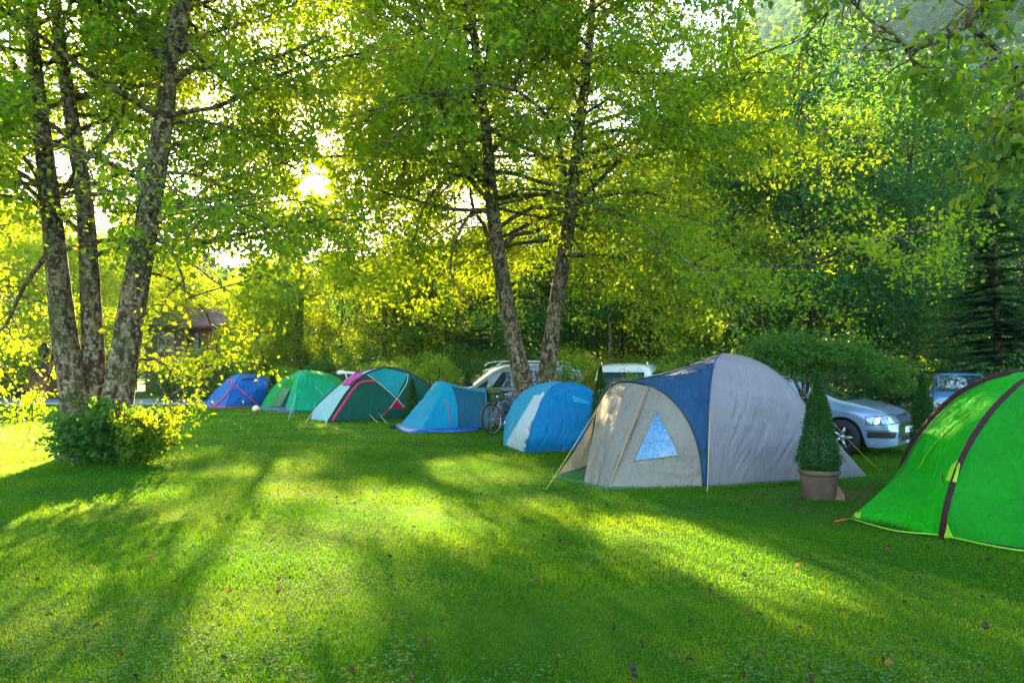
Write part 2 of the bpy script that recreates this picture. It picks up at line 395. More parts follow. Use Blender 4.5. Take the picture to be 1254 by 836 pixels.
# ------------------------------------------------------------------ world, sun
def build_world():
    w = bpy.data.worlds.new('World'); SC.world = w; w.use_nodes = True; nt = w.node_tree; nt.nodes.clear(); L = nt.links
    out = nt.nodes.new('ShaderNodeOutputWorld'); bg = nt.nodes.new('ShaderNodeBackground')
    sky = nt.nodes.new('ShaderNodeTexSky'); sky.sky_type = 'NISHITA'; sky.sun_disc = False
    sky.sun_elevation = SUN_EL; sky.sun_rotation = SUN_AZ; sky.air_density = 1.0; sky.dust_density = 0.8; sky.ozone_density = 2.0
    # aureole of a hazy morning round the sun's direction
    tc = nt.nodes.new('ShaderNodeTexCoord')
    dt = nd(nt, 'ShaderNodeVectorMath', operation='DOT_PRODUCT'); L.new(tc.outputs['Generated'], dt.inputs[0]); dt.inputs[1].default_value = tuple(SUN)
    mx = nd(nt, 'ShaderNodeMath', operation='MAXIMUM'); L.new(dt.outputs['Value'], mx.inputs[0]); mx.inputs[1].default_value = 0.0
    sm = None
    for pw, st in ((5000, 600.0), (700, 60.0), (34, 1.2)):
        p = nd(nt, 'ShaderNodeMath', operation='POWER'); L.new(mx.outputs[0], p.inputs[0]); p.inputs[1].default_value = pw
        q = nd(nt, 'ShaderNodeMath', operation='MULTIPLY'); L.new(p.outputs[0], q.inputs[0]); q.inputs[1].default_value = st
        if sm is None: sm = q
        else:
            a = nd(nt, 'ShaderNodeMath', operation='ADD'); L.new(sm.outputs[0], a.inputs[0]); L.new(q.outputs[0], a.inputs[1]); sm = a
    sc = nt.nodes.new('ShaderNodeVectorMath'); sc.operation = 'SCALE'; sc.inputs[0].default_value = (1.0, 0.86, 0.58); L.new(sm.outputs[0], sc.inputs['Scale'])
    ad = nd(nt, 'ShaderNodeVectorMath', operation='ADD'); L.new(sky.outputs[0], ad.inputs[0]); L.new(sc.outputs[0], ad.inputs[1])
    L.new(ad.outputs[0], bg.inputs['Color']); bg.inputs['Strength'].default_value = SKY_STRENGTH
    L.new(bg.outputs[0], out.inputs['Surface'])
    w.cycles.sampling_method = 'MANUAL'; w.cycles.sample_map_resolution = 1024
    ld = bpy.data.lights.new('sun', 'SUN'); ld.energy = SUN_STRENGTH; ld.angle = R(0.6); ld.color = (1.0, 0.70, 0.32)
    lo = bpy.data.objects.new('sun', ld); COL.objects.link(lo); lo.rotation_euler = Vector(SUN).to_track_quat('Z', 'Y').to_euler()
    lo.location = (-20, 60, 30)
SKY_STRENGTH = 0.09; SUN_STRENGTH = 5.0
build_world()
SC.view_settings.view_transform = 'Standard'; SC.view_settings.look = 'None'; SC.view_settings.exposure = 3.85; SC.view_settings.gamma = 1
SC.view_settings.use_curve_mapping = False
cy = SC.cycles
cy.max_bounces = 7; cy.diffuse_bounces = 4; cy.glossy_bounces = 3; cy.transmission_bounces = 4; cy.transparent_max_bounces = 8; cy.volume_bounces = 0
cy.use_denoising = True; cy.denoiser = 'OPENIMAGEDENOISE'; cy.sample_clamp_indirect = 6.0; cy.caustics_reflective = False; cy.caustics_refractive = False

# ------------------------------------------------------------------ ground
def groundmat():
    m, nt, out = newmat('lawn_ground'); L = nt.links
    tc = nt.nodes.new('ShaderNodeTexCoord')
    n1 = nd(nt, 'ShaderNodeTexNoise', Scale=0.6, Detail=6.0, Roughness=.6); L.new(tc.outputs['Object'], n1.inputs['Vector'])
    n2 = nd(nt, 'ShaderNodeTexNoise', Scale=38.0, Detail=6.0, Roughness=.75); L.new(tc.outputs['Object'], n2.inputs['Vector'])
    a = ramp(nt, [(0.3, (0.018, 0.062, 0.003)), (0.55, (0.036, 0.110, 0.005)), (0.75, (0.07, 0.14, 0.006))], n2.outputs['Fac'])
    b = ramp(nt, [(0.35, (0.6, 0.75, 0.5)), (0.65, (1.25, 1.1, 1.0))], n1.outputs['Fac'])
    mm = nd(nt, 'ShaderNodeMixRGB', blend_type='MULTIPLY'); mm.inputs[0].default_value = 1; L.new(a, mm.inputs[1]); L.new(b, mm.inputs[2])
    n3 = nd(nt, 'ShaderNodeTexNoise', Scale=3.5, Detail=5.0, Roughness=.7); L.new(tc.outputs['Object'], n3.inputs['Vector'])
    # worn earth between the big tents
    ds = nd(nt, 'ShaderNodeVectorMath', operation='DISTANCE'); L.new(tc.outputs['Object'], ds.inputs[0]); ds.inputs[1].default_value = (4.3, 8.2, 0)
    ma = nd(nt, 'ShaderNodeMapRange'); L.new(ds.outputs['Value'], ma.inputs['Value']); ma.inputs['From Min'].default_value = 2.2; ma.inputs['From Max'].default_value = 0.3; ma.inputs['To Max'].default_value = 0.26
    mu = nd(nt, 'ShaderNodeMath', operation='ADD'); L.new(ma.outputs[0], mu.inputs[0]); L.new(n3.outputs['Fac'], mu.inputs[1])
    mb = nd(nt, 'ShaderNodeMapRange'); L.new(mu.outputs[0], mb.inputs['Value']); mb.inputs['From Min'].default_value = 0.64; mb.inputs['From Max'].default_value = 0.70
    mx = nd(nt, 'ShaderNodeMixRGB'); L.new(mb.outputs[0], mx.inputs[0]); L.new(mm.outputs[0], mx.inputs[1]); mx.inputs[2].default_value = (0.075, 0.052, 0.03, 1)
    p = nt.nodes.new('ShaderNodeBsdfPrincipled'); L.new(mx.outputs[0], p.inputs['Base Color']); p.inputs['Roughness'].default_value = .95; p.inputs['Specular IOR Level'].default_value = .1
    bp = nd(nt, 'ShaderNodeBump', Strength=.8, Distance=0.03); L.new(n2.outputs['Fac'], bp.inputs['Height']); L.new(bp.outputs['Normal'], p.inputs['Normal'])
    L.new(p.outputs[0], out.inputs['Surface']); return m
M_GROUND = groundmat()
def gz(x, y): return 0.0
xs = np.concatenate([np.linspace(-690, -80, 8), np.linspace(-60, 60, 41), np.linspace(80, 690, 8)]); ys = np.concatenate([np.linspace(-280, -20, 5), np.linspace(-10, 90, 41), np.linspace(120, 740, 10)])
X, Y = np.meshgrid(xs, ys); V = np.stack([X, Y, np.zeros_like(X)], -1).reshape(-1, 3)
nx = len(xs); i = np.arange(len(ys) - 1)[:, None] * nx + np.arange(nx - 1)[None, :]
Fc = np.stack([i, i + 1, i + nx + 1, i + nx], -1).reshape(-1, 4)
tag(mobj('lawn', V, Fc, M_GROUND), kind='structure')

# road across the far side of the lawn, with a kerb
M_ASPH = simple('asphalt', (0.14, 0.145, 0.16), .9, var=.25, scale=30, bump=.3, bscale=200)
M_KERB = simple('kerb_stone', (0.28, 0.27, 0.25), .9, var=.2, scale=12, bump=.3)
def strip(ctrl, w, z, name, mat, n=40, thick=None):
    c = smooth_path([(a, b, z) for a, b in ctrl], n); T = np.gradient(c, axis=0); T /= np.linalg.norm(T, axis=1, keepdims=True)
    S = np.stack([T[:, 1], -T[:, 0], np.zeros(n)], 1)
    A = c + S * w / 2; B = c - S * w / 2; mb = MB()
    if thick is None:
        V = np.stack([A, B], 1).reshape(-1, 3); mb.add(V, [(2 * k, 2 * k + 1, 2 * k + 3, 2 * k + 2) for k in range(n - 1)])
    else:
        dz = np.array([0, 0, thick]); V = np.stack([A - dz, A, B, B - dz], 1).reshape(-1, 3)
        mb.add(V, [(4 * k + j, 4 * k + j + 1, 4 * k + j + 5, 4 * k + j + 4) for k in range(n - 1) for j in range(3)] + [(0, 1, 2, 3), (4 * n - 1, 4 * n - 2, 4 * n - 3, 4 * n - 4)])
    return tag(mb.build(name, mat, smooth=False), kind='structure')
strip([(-70, 36), (-40, 33.5), (-20, 32.3), (-8, 32.2), (6, 33), (22, 30), (60, 27)], 5.2, 0.008, 'road', M_ASPH)
strip([(-70, 33.2), (-40, 30.75), (-20, 29.6), (-8, 29.5), (6, 30.3), (22, 27.2), (60, 24.2)], .14, 0.10, 'kerb', M_KERB, thick=.12)

# grass blades
def lawn_blades():
    rg = np.random.default_rng(3)
    Cs = []; Hs = []; Ws = []
    for y0, y1, dens, h, w in ((2.4, 5.0, 9500, .027, .0030), (5.0, 8.0, 5200, .029, .0046), (8.0, 12.0, 2000, .032, .008), (12.0, 18.0, 650, .036, .014), (18, 29.5, 180, .045, .028)):
        xm = lambda y: .80 * y + 1.2
        A = (y1 - y0) * 2 * xm((y0 + y1) / 2); n = int(A * dens)
        y = rg.uniform(y0, y1, n); x = rg.uniform(-1, 1, n) * xm(y)
        hh = h * rg.uniform(.5, 1.3, n) * (1 + .35 * np.sin(x * 2.1 + 1.3 * np.sin(y * 1.7)) * np.sin(y * 2.7))
        # thinner on the worn earth
        d = np.hypot(x - 4.3, y - 8.2); k = rg.random(n) > np.clip(1.35 - d / 1.5, 0, .9) * (.5 + .5 * np.sin(x * 5 + np.sin(y * 7) * 2))
        Cs.append(np.stack([x, y, np.zeros(n)], 1)[k]); Hs.append(hh[k]); Ws.append((w * rg.uniform(.7, 1.3, n))[k])
    C = np.concatenate(Cs); H = np.concatenate(Hs); W = np.concatenate(Ws); n = len(C)
    a = rg.uniform(0, 6.283, n); b = np.stack([np.cos(a), np.sin(a), np.zeros(n)], 1)
    ln = rg.uniform(-.7, .7, (n, 2)); tip = C + np.stack([ln[:, 0] * H, ln[:, 1] * H, H], 1)
    # longer uncut tufts round the tents, the trunks and the pots
    m = 15000; spots = [(A, B) for A, B in (((2.6, 9.02), (.7, 9.9)), ((2.6, 9.0), (4.5, 9.7)), ((3.6, 7.2), (4.1, 6.6)), ((-1.4, 17.7), (-.7, 17.6)), ((-7.6, 10.8), (-5.6, 10.9)), ((3.5, 8.0), (3.95, 8.0)), ((.1, 17.5), (1.1, 17.6)), ((-5.6, 20.4), (-2.3, 20.6)))]
    si = rg.integers(0, len(spots), m); tt = rg.random(m); sp = np.array(spots)[si]; c2 = sp[:, 0] * (1 - tt[:, None]) + sp[:, 1] * tt[:, None] + rg.normal(0, .07, (m, 2))
    C2 = np.stack([c2[:, 0], c2[:, 1], np.zeros(m)], 1); H2 = rg.uniform(.025, .065, m); a2 = rg.uniform(0, 6.283, m); l2 = rg.uniform(-.5, .5, (m, 2))
    b = np.concatenate([b, np.stack([np.cos(a2), np.sin(a2), np.zeros(m)], 1)]); W = np.concatenate([W, .0012 * C2[:, 1]]); tip = np.concatenate([tip, C2 + np.stack([l2[:, 0] * H2, l2[:, 1] * H2, H2], 1)]); C = np.concatenate([C, C2]); n = len(C)
    V = np.stack([C - b * W[:, None] / 2, C + b * W[:, None] / 2, tip], 1).reshape(-1, 3)
    Fc = np.arange(n)[:, None] * 3 + np.arange(3)[None, :]
    var = np.clip(.5 + .22 * np.sin(C[:, 0] * 1.3 + np.sin(C[:, 1] * .9) * 2) * np.sin(C[:, 1] * 1.9) + rg.normal(0, .2, n), 0, 1)
    m = leafmat('grass_blade', [(0, (0.010, 0.062, 0.002)), (.55, (0.018, 0.118, 0.002)), (1, (0.055, 0.17, 0.003))], [(0, (0.06, 0.25, 0.003)), (.6, (0.185, 0.42, 0.004)), (1, (0.46, 0.54, 0.006))], .55, .6, .08)
    o = mobj('grass', V, Fc, m, smooth=False, var=var); tag(o, kind='stuff')
    # clover and small broad leaved weeds in loose drifts
    n = 52000; y = 2.4 + 9 * rg.random(n) ** 1.3; x = rg.uniform(-1, 1, n) * (.8 * y + 1)
    f = np.array([noise.noise(Vector((a * .8, b * .8, 3.1))) + .5 * noise.noise(Vector((a * 2.6, b * 2.6, 9))) for a, b in zip(x, y)])
    k = f + rg.normal(0, .12, n) > .06; x = x[k]; y = y[k]; n = len(x)
    C0 = np.repeat(np.stack([x, y, rg.uniform(.016, .036, n)], 1), 3, axis=0); a = np.repeat(rg.uniform(0, 6.28, n), 3) + np.tile([0, 2.09, 4.19], n)
    A = np.stack([np.cos(a), np.sin(a), rg.uniform(-.1, .25, 3 * n)], 1); N = np.tile([0, 0, 1.0], (3 * n, 1)) + rg.normal(0, .2, (3 * n, 3))
    L_ = np.repeat(rg.uniform(.008, .017, n), 3)
    V, Fc, q = leaf_arrays(C0, A, N, L_, L_ * .95, True, .05)
    m2 = leafmat('clover_leaf', [(0, (0.03, 0.10, 0.02)), (1, (0.09, 0.20, 0.05))], [(0, (0.08, 0.25, 0.02)), (1, (0.22, 0.36, 0.04))], .35, .75, .15)
    tag(mobj('clover', V, Fc, m2, smooth=False, var=np.repeat(rg.random(3 * n), q)), kind='stuff')
lawn_blades()

# ------------------------------------------------------------------ mountain
def hill_h(x, y):
    ang = np.degrees(np.arctan2(x, y))
    base = np.interp(ang, [-70, -45, -30, -10, 6, 16, 24, 34, 60, 90], [150, 110, 30, 12, 60, 190, 300, 330, 300, 200])
    d = np.hypot(x, y); return base * np.clip((d - 150) / 330, 0, 1) ** 1.15
def build_hill():
    a = np.radians(np.linspace(-70, 90, 121)); d = np.concatenate([np.linspace(150, 480, 34), [520, 570, 640]])
    A, D = np.meshgrid(a, d); X = np.sin(A) * D; Y = np.cos(A) * D
    Z = hill_h(X, Y)
    nz = np.array([noise.fractal(Vector((x / 90, y / 90, 5)), 1, 2, 5) for x, y in zip(X.ravel(), Y.ravel())]).reshape(X.shape)
    Z = Z * (1 + .22 * nz) * np.where(D > 490, np.clip(1 - (D - 490) / 500, 0, 1), 1) - .5
    V = np.stack([X, Y, Z], -1).reshape(-1, 3); n = len(a); i = np.arange(len(d) - 1)[:, None] * n + np.arange(n - 1)[None, :]
    Fc = np.stack([i, i + 1, i + n + 1, i + n], -1).reshape(-1, 4)
    m = simple('hill_forest_floor', (0.02, 0.05, 0.018), .95, var=.4, scale=.05, bump=.5, bscale=.3)
    tag(mobj('hill', V, Fc, m), kind='structure')
    # a far-off forest: one mass of tree shapes with ragged needled outlines
    rg = np.random.default_rng(11); bv = BVHTree.FromPolygons([tuple(v) for v in V], [tuple(f) for f in Fc])
    NT = 7000; Vs = []; Fs = []; va = []; nn = 0
    for k in range(NT):
        an = R(rg.uniform(-66, 62)); dd = rg.uniform(170, 500); x, y = math.sin(an) * dd, math.cos(an) * dd
        hit = bv.ray_cast(Vector((x, y, 900)), Vector((0, 0, -1)))
        if hit[0] is None: continue
        z = hit[0].z; H = rg.uniform(15, 32); conif = rg.random() < .6; m_ = 56
        t = rg.random(m_) ** (.7 if conif else .9); az = rg.uniform(0, 6.28, m_)
        r = (H * .2 * (1 - t) + .3) if conif else H * .27 * np.sqrt(np.clip(1 - (2 * t - .95) ** 2, 0.05, 1))
        C = np.stack([x + np.cos(az) * r * .6, y + np.sin(az) * r * .6, z + 1 + t * (H - 1)], 1)
        Ax = np.stack([np.cos(az), np.sin(az), np.full(m_, -.5)], 1) + rg.normal(0, .3, (m_, 3))
        L_ = H * .12 * rg.uniform(.7, 1.3, m_)
        Vv, Ff, q = leaf_arrays(C, Ax, np.stack([np.cos(az), np.sin(az), np.full(m_, .8)], 1), L_, L_ * .8, False, .1)
        Vs.append(Vv); Fs.append(Ff + nn); nn += len(Vv); va.append(np.full(m_, np.clip((.25 if conif else .7) + rg.normal(0, .14), 0, 1)))
    m = leafmat('far_forest', [(0, (0.012, 0.07, 0.025)), (.5, (0.03, 0.13, 0.03)), (1, (0.08, 0.20, 0.03))], [(0, (0.03, 0.10, 0.02)), (1, (0.15, 0.30, 0.02))], .3)
    tag(mobj('far_forest', np.concatenate(Vs), np.concatenate(Fs), m, smooth=False, var=np.concatenate(va)), kind='stuff')
build_hill()

# ------------------------------------------------------------------ haze
HAZE_D = 0.0002
def build_haze():
    mb = MB(); mb.box((0, 230, 214), (1400, 1040, 430))
    m, nt, out = newmat('haze_air'); v = nt.nodes.new('ShaderNodeVolumePrincipled')
    v.inputs['Color'].default_value = (0.45, 0.75, 1.0, 1); v.inputs['Density'].default_value = HAZE_D; v.inputs['Anisotropy'].default_value = 0.1
    nt.links.new(v.outputs[0], out.inputs['Volume'])
    tag(mb.build('haze', m, smooth=False), kind='stuff')
build_haze()
# ------------------------------------------------------------------ tents
def curve(ctrl, n=24):
    return smooth_path(ctrl, n)
def arch(A, K, F, n=33, p=.85, q=.9):
    """tent pole from foot A over the top K to foot F"""
    A, K, F = [np.array(tuple(v), float) for v in (A, K, F)]
    out = []
    for t in np.linspace(0, 1, n):
        ph = math.pi * t; foot = A if t <= .5 else F
        c = abs(math.cos(ph)) ** p; s = max(math.sin(ph), 0) ** q
        h = K[:2] + (foot[:2] - K[:2]) * c
        out.append((h[0], h[1], foot[2] + (K[2] - foot[2]) * s))
    return np.array(out)
def resamp(c, n, a=0.0, b=1.0):
    c = np.asarray(c, float); t = np.linspace(a, b, n) * (len(c) - 1); i = np.minimum(t.astype(int), len(c) - 2); f = (t - i)[:, None]
    return c[i] * (1 - f) + c[i + 1] * f
def ruled(cA, cB, nu=30, nv=30,  sag=0.0, wr=0.006, seed=0, dirn=None, fold=0.0, nf=5, lift=(0, 0, 0)):
    if wr > .008: nu = max(nu, 60); nv = max(nv, 60)
    A = resamp(cA, nu); B = resamp(cB, nu); v = np.linspace(0, 1, nv)
    S = A[:, None] * (1 - v)[None, :, None] + B[:, None] * v[None, :, None]
    gu = np.gradient(S, axis=0); gv = np.gradient(S, axis=1); N = np.cross(gu, gv); N /= np.linalg.norm(N, axis=2, keepdims=True) + 1e-6
    # turn the normals to the outside, i.e. up and away from the tent's middle
    if dirn is None: dirn = np.array([0, 0, 1.0])
    N *= np.sign((N * np.asarray(dirn)).sum(-1).mean() + 1e-9)
    u = np.linspace(0, 1, nu)[:, None]; b = np.sin(np.pi * v)[None, :]; bu = np.sin(np.pi * np.clip(u, 0, 1)) ** .5
    wd = np.linalg.norm(A - B, axis=1)[:, None]
    d = -sag * b * wd
    if wr > 0:
        e = np.clip(b * 1.6, 0, 1) * np.clip(bu * 1.5, 0, 1)
        for i in range(nu):
            for j in range(nv):
                p = S[i, j]; w = wr * e[i, j]
                q = (p[0] + p[1]) * .7; a = math.sin(seed) * .9
                cr = noise.noise(Vector((q * (2.0 + 2 * math.cos(seed)) + p[2] * 6, q * .8 - p[2] * .6, seed))); cr2 = noise.noise(Vector((q * 11 - p[2] * (5 + 4 * a), q * 1.3 + p[2] * 1.1, seed + 5)))
                d[i, j] += w * (noise.noise(Vector((p[0] * 1.4 + seed, p[1] * 1.4, p[2] * 2))) * 1.6 + (.5 - abs(cr)) * 1.1 + (.45 - abs(cr2) * 1.3) * .9)
    if fold > 0: d = d + fold * np.sin(v[None, :] * nf * 2 * np.pi + 1.5 * u) * (.35 + .65 * u) * np.clip(b * 3, 0, 1)
    S = S + N * d[..., None] + np.array(lift)
    i = np.arange(nu - 1)[:, None] * nv + np.arange(nv - 1)[None, :]
    Fc = np.stack([i, i + 1, i + nv + 1, i + nv], -1).reshape(-1, 4)
    return S.reshape(-1, 3), Fc, N.reshape(-1, 3)
def panel(name, mat, parent, cA, cB, **k):
    V, Fc, N = ruled(cA, cB, **k)
    o = mobj(name, V, Fc, mat, parent); return o, (V, Fc)
def surf_of(*vf):
    V = []; Fs = []
    for v, f in vf:
        n = len(V); V += [tuple(x) for x in v]; Fs += [tuple(int(i) + n for i in q) for q in f]
    return BVHTree.FromPolygons(V, Fs)
def hitpx(bv, px, py, off=.012):
    d = ray(px, py).normalized(); h = bv.ray_cast(Vector((0, 0, CAMH)), d)
    if h[0] is None:
        # nearest point of the cloth to the line of sight
        best = None
        for Y in np.linspace(4, 32, 60):
            r = bv.find_nearest(P(px, py, float(Y)))
            if best is None or r[3] < best[3]: best = r
        p, n = best[0], best[1]
    else: p, n = h[0], h[1]
    if n.dot(d) > 0: n = -n
    return p + n * off
def decal(name, mat, parent, bv, quad, nu=14, nv=14, off=.012):
    """a sewn-in piece of cloth lying on the tent's surface; corners given in the photo, placed on the cloth"""
    q = [np.array(c, float) for c in quad]; V = []
    for i in range(nu):
        for j in range(nv):
            u, v = i / (nu - 1), j / (nv - 1)
            c = (q[0] * (1 - u) + q[1] * u) * (1 - v) + (q[3] * (1 - u) + q[2] * u) * v
            V.append(tuple(hitpx(bv, c[0], c[1], off)))
    i = np.arange(nu - 1)[:, None] * nv + np.arange(nv - 1)[None, :]
    Fc = np.stack([i, i + 1, i + nv + 1, i + nv], -1).reshape(-1, 4)
    return mobj(name, V, Fc, mat, parent)
def seamtape(name, mat, parent, bv, pts, rad, off=.008, n=30, taper=False):
    c = smooth_path([(a, b, 0) for a, b in pts], n)
    w = [hitpx(bv, p[0], p[1], off) for p in c]
    mb = MB(); mb.tube(w, np.full(n, rad) if not taper else np.linspace(rad, rad * .6, n), 6); return mb.build(name, mat, parent)
def pole(name, mat, parent, c, rad=.012, off=0.006, sides=7):
    mb = MB(); mb.tube(np.asarray(c) + np.array([0, 0, off]), rad, sides); return mb.build(name, mat, parent)
def guy(parent, a, b, mat, rad=.004, peg=True):
    mb = MB(); a = Vector(tuple(a)); b = Vector(tuple(b)); pts = []
    for t in np.linspace(0, 1, 9):
        p = a.lerp(b, t); p.z -= .02 * math.sin(math.pi * t); pts.append(p)
    mb.tube(pts, rad, 5); g = mb.build('guy_line', mat, parent)
    if peg:
        d = (a - b); d.z = 0; d = d.normalized() if d.length > 0 else Vector((1, 0, 0))
        k = MB(); k.tube([b + Vector((0, 0, -.06)) + d * .0, b + Vector((0, 0, .035)) - d * .03, b + Vector((0, 0, .045)) - d * .055, b + Vector((0, 0, .03)) - d * .06], .004, 5); k.build('peg', M_STEEL, parent)
    return g

M_STEEL = simple('peg_steel', (.45, .45, .45), .35, .9)
M_YEL = simple('yellow_cord', (.62, .45, .06), .8)
M_WCORD = simple('pale_cord', (.55, .57, .55), .8)
M_BLACK = simple('black_sleeve', (.02, .022, .025), .7)
M_MUD = fabric('mud_skirt', (.05, .065, .06), .05)
M_GRAY = fabric('grey_nylon', (.245, .215, .225), .22, tcol=(.38, .31, .27), wr=.22)
M_BEIGE = fabric('beige_nylon', (.33, .285, .24), .38, tcol=(.66, .52, .36), wr=.4)
M_NAVY = fabric('slate_blue_nylon', (.015, .065, .15), .2, tcol=(.02, .09, .2), wr=.4)
M_WIN = simple('clear_plastic_window', (.015, .14, .27), .22, var=.5, scale=26, bump=1.0, bscale=30, spec=.9, coat=.6)
M_GMAT = simple('groundsheet_green', (.02, .16, .06), .5, var=.3, scale=6, bump=.3, bscale=12)
M_LIME = fabric('lime_green_nylon', (.008, .44, .004), .40, tcol=(.03, .75, .01), wr=.5)
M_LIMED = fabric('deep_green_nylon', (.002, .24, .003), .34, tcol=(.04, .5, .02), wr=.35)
M_MAROON = fabric('maroon_sleeve', (.030, .002, .004), .02, wr=.3)
M_YG = fabric('yellow_green_trim', (.30, .55, .02), .3, tcol=(.5, .8, .03))
M_REDW = simple('red_webbing', (.6, .03, .02), .6)
M_CYAN = fabric('cyan_nylon', (.03, .38, .60), .4, tcol=(.06, .6, .8), wr=.45)
M_AZURE = fabric('azure_nylon', (.006, .23, .47), .36, tcol=(.01, .42, .75), wr=.5)
M_WHITE = fabric('white_nylon', (.72, .76, .78), .4, tcol=(.8, .8, .75), wr=.7)
M_TURQ = fabric('turquoise_nylon', (.006, .42, .62), .42, tcol=(.05, .62, .85), wr=.6)
M_PETROL = fabric('petrol_blue_nylon', (.012, .10, .17), .2, tcol=(.02, .18, .3), wr=.3)
M_TARP = simple('blue_tarpaulin', (.015, .10, .42), .4, var=.3, scale=5, bump=.7, bscale=14)
M_DGREEN = fabric('bottle_green_nylon', (.012, .13, .10), .25, tcol=(.02, .22, .16), wr=.6)
M_TEAL = fabric('teal_nylon', (.02, .42, .52), .42, tcol=(.03, .62, .72), wr=.25)
M_PALE = fabric('pale_aqua_nylon', (.34, .62, .62), .35, tcol=(.5, .75, .72), wr=.35)
M_PINK = simple('raspberry_tape', (.72, .02, .12), .6, var=.1)
M_RED = fabric('red_nylon', (.55, .01, .05), .2, wr=.2)
M_JADE = fabric('jade_green_nylon', (.006, .50, .26), .42, tcol=(.03, .72, .36), wr=.7)
M_JADE2 = fabric('grass_green_nylon', (.02, .42, .10), .45, tcol=(.10, .75, .12), wr=.5)
M_INNER = fabric('charcoal_inner', (.06, .10, .12), .15, wr=.6)
M_ROYAL = fabric('royal_blue_nylon', (.012, .15, .50), .3, tcol=(.02, .18, .6), wr=.35)
M_ROYAL2 = fabric('light_royal_nylon', (.04, .19, .50), .35, tcol=(.06, .3, .7), wr=.35)
M_ZIP = simple('zip_tape', (.20, .10, .07), .7)

def line3(a, b, n=20): return np.array([tuple(Vector(tuple(a)).lerp(Vector(tuple(b)), t)) for t in np.linspace(0, 1, n)])
def skirt(parent, pts, h=.07, out=None, mat=None, name='mud_skirt'):
    c = smooth_path(pts, 30); V = []; 
    for i, p in enumerate(c): V += [(p[0], p[1], max(p[2], 0) + h), (p[0], p[1], -.01)]
    V = np.array(V); n = len(c); Fc = np.array([(2 * k, 2 * k + 2, 2 * k + 3, 2 * k + 1) for k in range(n - 1)])
    return mobj(name, V, Fc, mat or M_MUD, parent)

